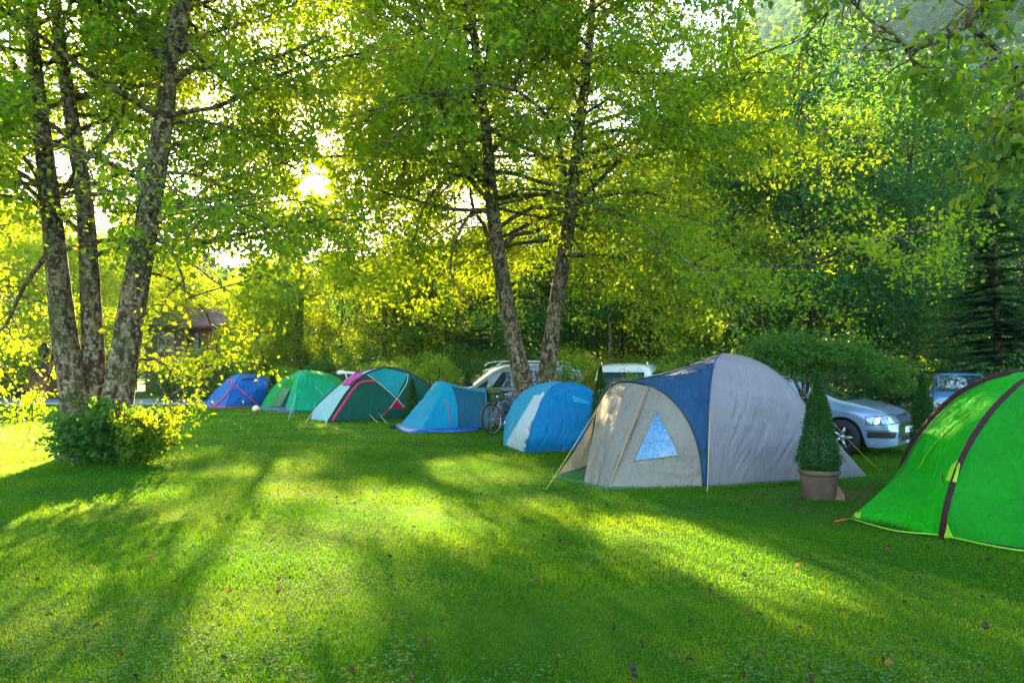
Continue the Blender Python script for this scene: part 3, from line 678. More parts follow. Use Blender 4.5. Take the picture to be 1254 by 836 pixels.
# --- the big grey tent with the porch
def tent_grey():
    t = empty('dome_tent', (3.0, 10.4, 0), 'large grey dome tent with slate blue band, beige porch and clear triangular window', 'tent')
    A = G(866, 598); B = Vector((4.45, 9.75, 0)); C = Vector((5.0, 12.1, 0)); D = Vector((3.0, 12.0, 0)); K = P(884, 433.5, 10.5)
    KA = arch(A, K, C, p=.80, q=.82)[:17]; KB = arch(B, K, D, p=1.0, q=.96)[:17]
    KC = arch(C, K, A, p=.9, q=.86)[:17]; KD = arch(D, K, B, p=.9, q=.86)[:17]
    # the near pole arch stands almost edge on
    A2 = G(861, 597.5) ; A2.z = 0.0; K2 = P(766, 467, 10.25); F2 = Vector((1.30, 11.35, 0))
    PA = arch(A2, K2, F2, n=65, p=.86, q=.90)
    up = .05
    o1, s1 = panel('front_panel', M_GRAY, t, KA + [0, 0, 0], KB, nu=100, nv=100, sag=.014, wr=.024, seed=2, dirn=(0, -1, .4))
    o2, s2 = panel('end_panel', M_GRAY, t, KB, KC, nu=26, nv=26, sag=.02, wr=.01, seed=5, dirn=(1, 0, .3))
    panel('back_panel', M_GRAY, t, KC, KD, nu=26, nv=26, sag=.02, wr=.01, seed=6, dirn=(0, 1, .3))
    # slate band between the dome's pole and the porch pole
    mainA = np.vstack([KA, KD[::-1][1:]])
    o3, s3 = panel('blue_band', M_NAVY, t, PA[:33], KA, nu=44, nv=40, sag=.045, wr=.045, seed=9, dirn=(-.3, -.6, .6))
    panel('blue_band', M_NAVY, t, PA[32:][::-1], KD, nu=26, nv=26, sag=.03, wr=.015, seed=12, dirn=(0, 1, .3))
    # porch
    G1 = G(745, 597.5); G2 = G(681, 583)
    # index on the pole where the zip starts and where the curtain ends
    iz = 26; pjy = [CY - F0 * 0 + 0 for _ in PA]; ic = min(range(34, 60), key=lambda i: abs(HZ - F0 * (PA[i][2] - CAMH) / PA[i][1] - 500))
    o4, s4 = panel('side_panel', M_BEIGE, t, PA[:iz + 1], line3(A2, G1, 30), nu=70, nv=70, sag=.02, wr=.030, seed=15, dirn=(0, -1, .2))
    G1b = G(716, 593); G1b.z = .03
    topc = PA[iz:ic + 1] + np.array([.0, -.01, -.02]); 
    o5, s5 = panel('door_curtain', M_BEIGE, t, line3(G1 + Vector((0.005, 0, .02)), G1b, 12), topc, nu=60, nv=60, sag=.0, wr=.012, seed=17, dirn=(0, -1, .2))
    # give the curtain its hanging folds
    me = o5.data; org = root_loc(o5)
    for i in range(60):
        for j in range(60):
            v = me.vertices[i * 60 + j]; a = i / 59; b = j / 59
            v.co.y += .045 * math.sin(a * 19 + b * 1.2) * (1 - b) ** .6 * math.sin(math.pi * min(max(a, .0), 1)) ** .3; v.co.x += .012 * math.sin(a * 29 + b * 5) * (1 - b)
    panel('side_panel', M_BEIGE, t, PA[ic:], line3(G2, F2, 30), nu=34, nv=30, sag=.03, wr=.012, seed=19, dirn=(-1, 0, .2))
    pole('pole_sleeve', M_BLACK, t, PA, .014); 
    zp = line3(PA[iz], G1, 24); pole('zip', M_ZIP, t, zp + np.array([0, -.012, 0]), .008, 0)
    bv = surf_of(s4)
    decal('window', M_WIN, t, bv, [(804, 507), (806, 507), (831, 557), (777, 564)], off=.014)
    for a_, b_ in (((804, 506), (776, 564.5)), ((776, 564.5), (832, 557)), ((832, 557), (806, 506))): seamtape('window_border', M_BEIGE, t, bv, [a_, ((a_[0] + b_[0]) / 2, (a_[1] + b_[1]) / 2), b_], .010, .010, 12)
    # sewn edge and skirt
    skirt(t, [tuple(A + Vector((.03, .03, 0))), tuple((A + B) / 2 + Vector((0, .04, 0))), tuple(B + Vector((0, .03, 0)))], .05); skirt(t, [tuple(A + Vector((.0, -.03, 0))), tuple((A + B) / 2 + Vector((0, -.035, 0))), tuple(B + Vector((0, -.03, 0)))], .055, mat=fabric('grey_green_skirt', (.12, .14, .10), .05))
    # rear peg-out
    T = G(1062, 583)
    q = KB[6]; 
    panel('rear_panel', M_GRAY, t, KB[:12][::-1] if False else resamp(KB, 24, 0.0, .62), line3(T, Vector(tuple(KB[10])), 24), nu=30, nv=26, sag=.02, wr=.012, seed=21, dirn=(.5, -1, .3))
    panel('rear_panel', M_GRAY, t, resamp(KC, 24, 0.0, .62), line3(T, Vector(tuple(KC[10])), 24), nu=30, nv=26, sag=.02, wr=.012, seed=23, dirn=(1, 1, .3))
    # pole seams
    pole('pole_sleeve', M_NAVY, t, KA, .012, .004); pole('pole_sleeve', M_GRAY, t, KB, .012, .004)
    # groundsheet seen in the open porch
    mb = MB(); g = [G(676, 585), G(742, 600), A2 + Vector((-.1, .1, 0)), F2 + Vector((0.1, -.1, 0))]
    mb.add([(p.x, p.y, .022) for p in g] + [(p.x, p.y, .0) for p in g], [(0, 1, 2, 3), (0, 4, 5, 1), (3, 7, 4, 0), (1, 5, 6, 2), (2, 6, 7, 3)]); mb.build('groundsheet', M_GMAT, t, smooth=False)
    # guy lines
    a = hitpx(surf_of(s1), 869, 506, .01); guy(t, a, G(866, 604), M_YEL, .0038)
    guy(t, PA[39], G(668, 600), M_YEL, .0038)
    guy(t, PA[27] + np.array([0, -.02, 0]), G1 + Vector((-.01, -.05, 0)), M_YEL, .0032)
    guy(t, P(1018, 515, 10.0), G(1078, 577), M_YEL, .0038)
    return t
tent_grey()

# --- lime green tent at the right edge
def tent_lime():
    t = empty('dome_tent', (5.2, 7.4, 0), 'bright lime green tent with maroon pole sleeves at the right edge', 'tent')
    F2 = G(1152, 659); K = P(1325, 450, 7.6)
    S2 = curve([F2, P(1157, 628, 6.45), P(1167, 590, 6.6), P(1182, 552, 6.75), P(1206, 513, 6.95), P(1232, 484, 7.15), P(1262, 463, 7.35), K], 34)
    F1 = G(1092, 600); F1 = Vector((F1.x + .25, F1.y + .3, 0))
    S1 = curve([F1, P(1104, 576, 8.55), P(1118, 545, 8.5), P(1140, 515, 8.4), P(1170, 486, 8.25), P(1205, 467, 8.05), P(1245, 457, 7.9), K], 34)
    tip = G(1041, 637); tip.z = .02
    R2 = np.vstack([line3(tip, P(1106, 577, 8.1), 12)[:-1], curve([P(1106, 577, 8.1), P(1120, 549, 8.15), P(1143, 519, 8.15), P(1174, 489, 8.0), P(1208, 470, 7.85), P(1248, 460, 7.75), K], 26)])
    o, s1 = panel('nose_panel', M_LIME, t, S2, R2, nu=80, nv=80, sag=.012, wr=.05, seed=31, dirn=(-.5, -1, .4))
    Rf = G(1330, 684); S3 = curve([Rf, P(1345, 640, 6.2), P(1352, 560, 6.4), P(1345, 490, 6.9), K], 34)
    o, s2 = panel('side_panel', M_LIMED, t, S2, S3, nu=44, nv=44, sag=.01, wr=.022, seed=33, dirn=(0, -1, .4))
    Rb = Vector((8.0, 9.2, 0)); S4 = arch(Rb, K, F2, p=.9)[:17]
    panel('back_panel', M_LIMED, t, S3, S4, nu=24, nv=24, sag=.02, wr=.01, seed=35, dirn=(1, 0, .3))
    panel('back_panel', M_LIME, t, S1, S4, nu=24, nv=24, sag=.02, wr=.01, seed=36, dirn=(0, 1, .3))
    panel('inner_gusset', M_LIMED, t, S1, R2, nu=24, nv=8, sag=.0, wr=.0, dirn=(-1, 0, .3))
    def ribbon(c, w, name, mat, hint, lift=.012, flat=.35):
        c = np.asarray(c); mb = MB(); T = np.gradient(c, axis=0); T /= np.linalg.norm(T, axis=1, keepdims=True)
        N = np.tile(np.array(hint, float), (len(c), 1)); N -= T * (N * T).sum(1, keepdims=True); N /= np.linalg.norm(N, axis=1, keepdims=True); B = np.cross(T, N)
        V = []; k = 8
        for p, n_, b_ in zip(c, N, B):
            for a in np.linspace(0, 2 * np.pi, k, endpoint=False): V.append(p + n_ * (lift + math.sin(a) * w * flat) + b_ * math.cos(a) * w)
        Fc = [(i * k + j, i * k + (j + 1) % k, (i + 1) * k + (j + 1) % k, (i + 1) * k + j) for i in range(len(c) - 1) for j in range(k)]
        mb.add(V, Fc); return mb.build(name, mat, t)
    ribbon(S2, .026, 'pole_sleeve', M_MAROON, (-.3, -1, .5)); ribbon(S1, .042, 'pole_sleeve', M_MAROON, (-.5, -.6, .8), .02)
    bv = surf_of(s1, s2)
    seamtape('yellow_piping', M_YG, t, bv, [(1125, 575), (1140, 550), (1165, 524), (1190, 505)], .006)
    # bottom hem
    hem = smooth_path([tip, G(1095, 649, .03), F2 + Vector((0, 0, .03)), G(1210, 667, .03), G(1262, 675, .03), Rf + Vector((0, 0, .03))], 40); mb = MB(); mb.tube(hem, .008, 6); mb.build('hem', M_YG, t)
    skirt(t, [tuple(tip), tuple(G(1095, 649)), tuple(F2), tuple(G(1210, 667)), tuple(Rf)], .02, mat=M_BLACK, name='ground_edge')
    decal('corner_patch', M_YG, t, bv, [(1042, 636), (1055, 627), (1053, 639), (1043, 638)], 6, 6)
    decal('corner_patch', M_YG, t, bv, [(1161, 590), (1168, 572), (1176, 565), (1170, 592)], 6, 6, .03)
    decal('corner_patch', M_YG, t, bv, [(1156, 657), (1160, 640), (1168, 658), (1157, 658)], 6, 6, .02)
    # toggle and strap on the sleeve
    b = MB(); p0 = hitpx(bv, 1160, 585, .05); b.tube([p0, p0 + Vector((-.01, -.01, -.05)), p0 + Vector((.01, 0, -.09))], .006, 5); b.build('sleeve_clip', M_BLACK, t)
    # peg loop at the nose
    b = MB(); e = G(1022, 640); 
    b.tube([tip, tip.lerp(e, .5) + Vector((0, 0, .006)), e + Vector((0, 0, .012))], .010, 6); b.build('peg_loop', M_REDW, t)
    guy(t, P(1108, 575, 8.1), G(1085, 606), M_BLACK, .004)
tent_lime()

# --- azure dome with a white and cyan end
def tent_azure():
    t = empty('dome_tent', (1.0, 13.4, 0), 'small azure blue dome tent with white and cyan end beside the bicycle', 'tent')
    L = G(643, 554.5); FL = Vector((-.17, 14.1, 0)); RN = Vector((1.95, 13.0, 0)); RF = Vector((1.9, 14.9, 0)); K = P(690, 468.5, 13.8)
    KL = curve([L, P(648, 535, 12.78), P(655, 514, 12.95), P(665, 488, 13.25), P(676, 474, 13.55), K], 26)
    KR = arch(RN, K, FL, p=.72, q=.85)[:17]; KF = arch(FL, K, RN, p=.75, q=.85)[:17]; KB = arch(RF, K, L, p=.8)[:17]
    _, s1 = panel('front_panel', M_AZURE, t, KL, KR, nu=36, nv=36, sag=.01, wr=.040, seed=41, dirn=(0, -1, .3))
    _, s2 = panel('end_panel', M_CYAN, t, KL, KF, nu=36, nv=30, sag=-.01, wr=.03, seed=43, dirn=(-1, -.3, .3))
    panel('back_panel', M_AZURE, t, KF, KB, nu=20, nv=20, wr=.01, seed=44, dirn=(0, 1, .3)); panel('end_panel', M_AZURE, t, KB, KR, nu=20, nv=20, wr=.01, seed=45, dirn=(1, 0, .3))
    bv = surf_of(s2, s1)
    bvE = surf_of(s2)
    decal('white_door', M_WHITE, t, bvE, [(655, 484), (668, 484), (644, 548), (621, 541)], 18, 18)
    decal('white_door', M_WHITE, t, bvE, [(620, 544), (624, 540), (642, 548), (641, 553)], 8, 8)
    pole('pole_sleeve', M_AZURE, t, KL, .014); pole('pole_sleeve', M_CYAN, t, KF, .014)
    skirt(t, [tuple(L + Vector((0, -.01, 0))), tuple(L.lerp(RN, .5) + Vector((0, -.01, 0))), tuple(RN)], .14, mat=M_MUD)
    skirt(t, [tuple(FL), tuple(L.lerp(FL, .5)), tuple(L)], .05, mat=M_WHITE, name='hem')
    decal('vent_hood', M_CYAN, t, surf_of(s1), [(700, 485), (722, 492), (722, 496), (702, 493)], 8, 5, .03)
tent_azure()

# --- turquoise tunnel tent
def tent_tunnel():
    t = empty('tunnel_tent', (-1.9, 17.9, 0), 'low turquoise tunnel tent with petrol blue side, nose pegged down to the left', 'tent')
    A = G(560, 525.5); K = P(539, 467.5, 18.2); Fb = Vector((-2.35, 19.1, 0))
    AR = arch(A, K, Fb, p=.72, q=.72)
    B = Vector((-.66, 17.75, 0)); K2 = P(592, 476.5, 18.5); B2 = Vector((-.60, 19.3, 0)); BR = arch(B, K2, B2, p=.62, q=.62)
    split = 11
    _, s1 = panel('side_panel', M_PETROL, t, resamp(AR, 30, 0, .36), resamp(BR, 30, 0, .36), nu=26, nv=30, sag=.03, wr=.012, seed=51, dirn=(0, -1, .3))
    _, s2 = panel('roof_panel', M_TURQ, t, resamp(AR, 40, .36, 1), resamp(BR, 40, .36, 1), nu=30, nv=30, sag=.03, wr=.016, seed=52, dirn=(0, 0, 1))
    N1 = G(489, 522.5); N2 = G(515, 528.5); 
    nose = np.vstack([line3(A, N2, 12)[:-1], line3(N2, N1, 6)[:-1], line3(N1, Vector((-2.9, 18.9, 0)), 10)])
    _, s3 = panel('nose_panel', M_TURQ, t, AR, nose, nu=70, nv=60, sag=.02, wr=.022, seed=54, dirn=(-1, -.6, .4), lift=(0, 0, .02))
    e = MB(); c = BR; n = len(c); e.add([tuple(p) for p in c] + [(-.86, 18.45, 0)], [(i, i + 1, n) for i in range(n - 1)]); e.build('end_panel', M_PETROL, t, smooth=False)
    pole('pole_sleeve', M_CYAN, t, AR, .018); pole('pole_sleeve', M_CYAN, t, BR, .020)
    bv = surf_of(s3); seamtape('red_strap', M_REDW, t, bv, [(546, 490), (549, 500), (551, 512), (551, 521)], .012)
    d = MB()
    c = smooth_path([G(484, 523), G(500, 530), G(530, 529.5), G(560, 529), G(585, 527)], 40)
    b = smooth_path([G(500, 515), G(520, 517), G(545, 517), G(570, 517), G(590, 517)], 40)
    V = []
    for i in range(40):
        for j in range(8):
            p = c[i] * (1 - j / 7) + b[i] * j / 7
            V.append((p[0], p[1] + .03 * noise.noise(Vector((p[0] * 6, j, 1))), .015 + .05 * abs(noise.noise(Vector((p[0] * 5, p[1] * 5, 7)))) + (.03 if j < 3 else 0)))
    V = V + [(x, y, 0) for x, y, z in V[::8]]
    Fc = [(i * 8 + j, i * 8 + 8 + j, i * 8 + 9 + j, i * 8 + 1 + j) for i in range(39) for j in range(7)] + [(320 + i, 321 + i, (i + 1) * 8, i * 8) for i in range(39)]
    g = mobj('tarpaulin', V, Fc, M_TARP); tag(g, 'crumpled blue tarpaulin spread on the grass under the turquoise tunnel tent', 'tarpaulin')
tent_tunnel()

# --- bottle green and teal tent with raspberry trim
def tent_bottle():
    t = empty('dome_tent', (-4.2, 20.8, 0), 'bottle green and teal dome tent with raspberry door trim and towel draped over it', 'tent')
    a1 = G(401, 517); K = P(469.5, 450, 21.5); 
    C2 = curve([a1, P(421, 485, 20.6), P(434, 469.6, 20.9), P(449, 457.2, 21.2), K], 26)
    b1 = G(380, 513) ; b1 = Vector((b1.x, b1.y, 0))
    C1 = curve([b1, P(387, 498, 21.9), P(414, 472.5, 22.2), P(434, 459.5, 22.2), P(449, 453.6, 22.1), K + Vector((0, .05, .01))], 26)
    K3 = P(501.5, 456.5, 21.2); c1 = G(537, 511)
    Rdg = curve([K, P(485, 451, 21.4), K3], 12)
    C3 = np.vstack([np.array([tuple(c1)]), curve([P(530, 492, 20.9), P(520, 470, 21.1), P(511, 461.5, 21.2), K3], 20)])
    C3 = curve([c1, P(534, 490, 20.8), P(523, 470, 21.0), P(513, 462.5, 21.1), K3], 26)
    top2 = np.vstack([C2[:-1], Rdg]); 
    # near side: lower bottle green, upper teal
    low = line3(a1, c1, 40)
    near = curve([a1, P(421, 485, 20.6), P(434, 469.6, 20.9), P(449, 457.2, 21.2), K, P(485, 451, 21.4), K3, P(513, 462.5, 21.1), P(523, 470, 21.0), P(534, 490, 20.8), c1], 60)
    _, s1 = panel('side_panel', M_DGREEN, t, low, near, nu=60, nv=30, sag=-.035, wr=.02, seed=61, dirn=(0, -1, .3))
    _, s2 = panel('end_panel', M_PALE, t, C2, C1, nu=34, nv=24, sag=.01, wr=.010, seed=63, dirn=(-1, -.5, .5))
    back = line3(b1, Vector((-2.0, 23.3, 0)), 40); far = np.vstack([C1, curve([K, P(485, 451, 21.5), K3, P(523, 470, 21.3), Vector((-2.0, 23.3, 0))], 30)])
    panel('back_panel', M_DGREEN, t, back, far, nu=50, nv=16, sag=-.03, wr=.01, seed=64, dirn=(0, 1, .3))
    panel('end_panel', M_DGREEN, t, line3(c1, Vector((-2.0, 23.3, 0)), 20), curve([c1, P(523, 470, 21.0), Vector((-2.0, 23.3, 0))], 20), nu=20, nv=10, wr=0, dirn=(1, 0, 0))
    bv = surf_of(s1)
    decal('roof_panel', M_TEAL, t, bv, [(451, 457.5), (470, 450.8), (500, 457.3), (486, 485)], 24, 24, .02)
    decal('roof_panel', M_TEAL, t, bv, [(451, 458), (475, 470), (486, 476.5), (486, 485)], 12, 12, .024)
    decal('red_gusset', M_RED, t, bv, [(486, 489), (487, 489), (497, 499.4), (478.5, 499.8)], 10, 10, .024)
    seamtape('door_trim', M_PINK, t, bv, [(407, 515), (421, 494), (434, 475), (442, 468.5), (450, 467), (459.5, 466.6)], .035, .02)
    seamtape('cross_strap', M_WCORD, t, bv, [(449.5, 458.5), (470, 474), (486, 488), (497, 500)], .014, .03)
    seamtape('cross_strap', M_WCORD, t, bv, [(500.5, 458), (498, 470), (486, 488), (477, 500)], .014, .034)
    seamtape('red_strap', M_REDW, t, bv, [(477, 500), (470, 507), (465, 513)], .014, .03)
    pole('pole_sleeve', M_BLACK, t, C2, .022, 0.01); pole('pole_sleeve', M_BLACK, t, C1, .026, 0.01); pole('pole_sleeve', M_BLACK, t, Rdg, .024, .012); pole('pole_sleeve', M_BLACK, t, C3, .024, .01)
    skirt(t, [tuple(a1), tuple(Vector(tuple(a1)).lerp(c1, .5)), tuple(c1)], .05, mat=M_BLACK)
    guy(t, P(387, 498, 21.9), G(373, 519), M_WCORD, .010, False); guy(t, P(401, 512, 20.3), G(399, 520), M_WCORD, .010, False)
    guy(t, hitpx(bv, 452, 507), G(464, 518), M_WCORD, .007, False); guy(t, hitpx(bv, 463, 505), G(475, 519), M_WCORD, .007, False)
    # towel
    b2 = surf_of(s2)
    V = []; q = [np.array(c, float) for c in [(437, 457), (445, 459), (432, 473), (419, 472)]]; nn = 14
    for i in range(nn):
        for j in range(nn):
            u, v = i / (nn - 1), j / (nn - 1); c = (q[0] * (1 - u) + q[1] * u) * (1 - v) + (q[3] * (1 - u) + q[2] * u) * v
            p = hitpx(b2, c[0] , c[1], .03); V.append((p.x, p.y - .03 * math.sin(u * 9), p.z + .03 + .03 * math.sin(u * 11 + v * 3)))
    i = np.arange(nn - 1)[:, None] * nn + np.arange(nn - 1)[None, :]
    Fc = np.stack([i, i + 1, i + nn + 1, i + nn], -1).reshape(-1, 4)
    m = fabric('magenta_towelling', (.55, .03, .30), .2, wr=.8)
    tw = mobj('towel', V, Fc, m); sm = tw.modifiers.new('thick', 'SOLIDIFY'); sm.thickness = .03
    tag(tw, 'magenta towel draped over the pale end of the bottle green tent', 'towel')
tent_bottle()

# --- jade green tent with the open door
def tent_jade():
    t = empty('dome_tent', (-7.8, 25.4, 0), 'jade green dome tent with its door open, ball at its left corner', 'tent')
    S = lambda zx, zy: (300 + zx * .1076, 430 + zy * .1076)
    A = G(361, 504.5); K = P(374, 453.5, 26.3)
    CA = curve([A, P(362.5, 487, 25.2), P(364.5, 470, 25.5), P(369, 459, 25.9), K], 24)
    L0 = G(318, 500.5); CL = curve([L0, P(332, 477.5, 26.6), P(343, 467, 26.7), P(353, 461, 26.7), P(364, 455, 26.6), K], 24)
    Rr = Vector((-5.6, 25.0, 0)); CR = curve([Rr, P(425, 486, 25.6), P(411, 472.5, 25.9), P(395, 460.5, 26.1), P(385, 456, 26.2), K], 24)
    Bk = Vector((-6.4, 27.6, 0)); CB = arch(Bk, K, A)[:17]
    _, s1 = panel('side_panel', M_JADE, t, CA, CR, nu=34, nv=34, sag=.03, wr=.05, seed=71, dirn=(0, -1, .3))
    panel('back_panel', M_JADE2, t, CR, CB, nu=20, nv=20, wr=.01, dirn=(1, 1, .3)); panel('back_panel', M_JADE2, t, CB, CL, nu=20, nv=20, wr=.01, dirn=(-1, 1, .3))
    # door side: roof strip, left flap strip and right flap strip round the opening
    cl = resamp(CL, 24); ca = resamp(CA, 24); V = []; 
    fr = lambda v: cl * (1 - v) + ca * v
    panel('door_flap', M_JADE2, t, fr(0.0), fr(.26), nu=24, nv=12, sag=.0, wr=.02, seed=73, dirn=(-1, -1, .3))
    panel('door_flap', M_JADE, t, fr(.72), fr(1.0), nu=24, nv=12, sag=.0, wr=.02, seed=74, dirn=(-1, -1, .3))
    panel('door_lintel', M_JADE, t, fr(.26)[15:], fr(.72)[15:], nu=12, nv=12, wr=.01, dirn=(-1, -1, .5))
    # inner tent with hanging folds, and groundsheet spilling out
    inn = (fr(.22) + np.array([.25, .45, -.12])); inn2 = (fr(.64) + np.array([.22, .45, -.12]))
    panel('inner_curtain', M_INNER, t, resamp(inn, 20, 0.02, .8), resamp(inn * .5 + inn2 * .5, 20, 0.02, .85), nu=20, nv=40, wr=.01, fold=.06, nf=4, dirn=(-1, -1, 0))
    panel('inner_curtain', M_WHITE, t, resamp(inn, 20, 0.02, .3), resamp(fr(.10) + np.array([.1, .2, 0]), 20, .02, .3), nu=14, nv=14, wr=.02, dirn=(-1, -1, 0))
    g = [G(318, 502), G(345, 505), G(360, 507), G(358, 500), G(338, 497), G(322, 498)]
    mb = MB(); mb.add([(p.x, p.y, .05 + .04 * (i % 2)) for i, p in enumerate(g)] + [(p.x, p.y, 0) for p in g], [(0, 1, 2, 3, 4, 5)] + [(i, i + 6, (i + 1) % 6 + 6, (i + 1) % 6) for i in range(6)]); mb.build('groundsheet', fabric('slate_groundsheet', (.10, .14, .22), .1, wr=.8), t, smooth=False)
    bv = surf_of(s1)
    decal('vent_hood', M_JADE2, t, bv, [(379, 455), (381, 455), (391, 459.5), (371, 459.5)], 8, 8, .05)
    seamtape('guy_line', M_WCORD, t, bv, [(386, 473), (392, 479), (396, 484)], .008, .03)
    pole('pole_sleeve', M_JADE2, t, CL, .022); pole('pole_sleeve', M_JADE, t, CA, .02); pole('pole_sleeve', M_JADE, t, CR, .02)
    skirt(t, [tuple(A), tuple(A.lerp(Rr, .5)), tuple(Rr)], .06, mat=M_PETROL)
    guy(t, P(363, 480, 25.3), G(353, 514), M_WCORD, .006, False)
tent_jade()

# --- royal blue tent with pink piping
def tent_royal():
    t = empty('dome_tent', (-11, 28, 0), 'royal blue dome tent with pink piping, farthest in the row', 'tent')
    L0 = G(247, 498.8); A = G(276, 499.8); Rr = Vector((-9.4, 27.6, 0)); K = P(297, 457.5, 29.0); Rr = G(319, 497.2)
    CA = curve([A, P(280, 487, 27.5), P(285, 474, 27.9), P(290, 465, 28.4), K], 24)
    CL = curve([L0, P(258, 485, 28.3), P(268, 474, 28.6), P(280, 463.5, 28.9), P(288, 459.5, 29.0), K], 24)
    CR = curve([Rr, P(328, 474, 28.8), P(323, 467, 28.9), P(314, 461.5, 29.0), P(305, 458.5, 29.0), K], 24)
    _, s1 = panel('front_panel', M_ROYAL, t, CA, CR, nu=30, nv=30, sag=-.01, wr=.025, seed=81, dirn=(0, -1, .3))
    _, s2 = panel('end_panel', M_ROYAL2, t, CA, CL, nu=30, nv=30, sag=.0, wr=.025, seed=83, dirn=(-1, -1, .3))
    Bk = Vector((-10.2, 30.2, 0)); CB = arch(Bk, K, A)[:17]
    panel('back_panel', M_ROYAL, t, CR, CB, nu=16, nv=16, wr=.01, dirn=(1, 1, .3)); panel('back_panel', M_ROYAL, t, CB, CL, nu=16, nv=16, wr=.01, dirn=(-1, 1, .3))
    bv = surf_of(s1, s2)
    seamtape('piping', M_PINK, t, surf_of(s2), [(278.5, 465.5), (284.5, 467.5), (283.5, 474), (275, 487), (261, 499)], .028, .02)
    seamtape('piping', M_PINK, t, surf_of(s1), [(288.5, 472), (303, 485), (316, 496)], .020, .02)
    seamtape('piping', M_PINK, t, bv, [(249, 498.5), (276, 498.8), (300, 497.8), (317, 496.4)], .022, .02)
    decal('piping', M_PINK, t, bv, [(323, 467), (325, 469), (327, 473), (325, 471)], 5, 5, .02)
    decal('vent_hood', fabric('slate_hood', (.02, .08, .22), .1), t, bv, [(297, 458.8), (310, 461), (315, 464.5), (295, 465)], 8, 8, .06)
    pole('pole_sleeve', M_ROYAL2, t, CA, .02); pole('pole_sleeve', M_ROYAL, t, CR, .02); pole('pole_sleeve', M_ROYAL2, t, CL, .02)
tent_royal()
# ------------------------------------------------------------------ tree materials
LS = [(0, (0.012, 0.060, 0.006)), (.5, (0.026, 0.10, 0.008)), (1, (0.065, 0.15, 0.010))]
LT = [(0, (0.18, 0.40, 0.005)), (.5, (0.46, 0.62, 0.007)), (1, (0.78, 0.74, 0.010))]
M_LEAF = leafmat('alder_leaf', LS, LT, .58)
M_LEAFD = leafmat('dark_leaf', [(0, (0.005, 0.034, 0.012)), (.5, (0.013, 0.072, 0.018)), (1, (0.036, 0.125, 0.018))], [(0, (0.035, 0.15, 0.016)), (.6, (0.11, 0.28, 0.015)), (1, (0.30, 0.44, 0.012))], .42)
M_LEAFY = leafmat('yellowing_leaf', [(0, (0.035, 0.10, 0.006)), (.6, (0.08, 0.16, 0.008)), (1, (0.16, 0.18, 0.012))], [(0, (0.24, 0.44, 0.006)), (.6, (0.44, 0.56, 0.008)), (1, (0.70, 0.62, 0.012))], .52)
M_NEEDLE = leafmat('spruce_needle', [(0, (0.004, 0.022, 0.009)), (.6, (0.012, 0.048, 0.016)), (1, (0.035, 0.085, 0.014))], [(0, (0.04, 0.12, 0.02)), (1, (0.18, 0.26, 0.02))], .25)
M_BOX = leafmat('box_leaf', [(0, (0.010, 0.045, 0.010)), (.6, (0.025, 0.085, 0.015)), (1, (0.06, 0.14, 0.02))], [(0, (0.05, 0.16, 0.02)), (1, (0.16, 0.28, 0.03))], .3, .65, .08)
M_BARK = barkmat('alder_bark', (0.030, 0.018, 0.009, 1), (0.27, 0.19, 0.10, 1), (0.045, 0.055, 0.012, 1), .8)
M_BARK2 = barkmat('dark_bark', (0.016, 0.011, 0.008, 1), (0.085, 0.06, 0.04, 1), (0.03, 0.045, 0.01, 1), .45)

def tree_obj(root, wood, tw, leafmatr, rg, leaf, per, spread=.1, fine=False, gaps=False, hang=.35, bark=None, keepf=None):
    if wood is not None: wood.build('limbs', bark or M_BARK, root)
    V, Fc, var = foliage(rg, tw, leaf, per, spread, fine, gaps, hang, keepf)
    mobj('crown', V, Fc, leafmatr, root, smooth=False, var=var)
    return len(Fc)
def trunk_mesh(root, path, rad, bark, rg, sides=20, rough=.06, name='trunk'):
    nb = NB(); V, Fc = tube_arrays(path, rad, sides, rough, rg); nb.add(V, Fc); nb.build(name, bark, root)

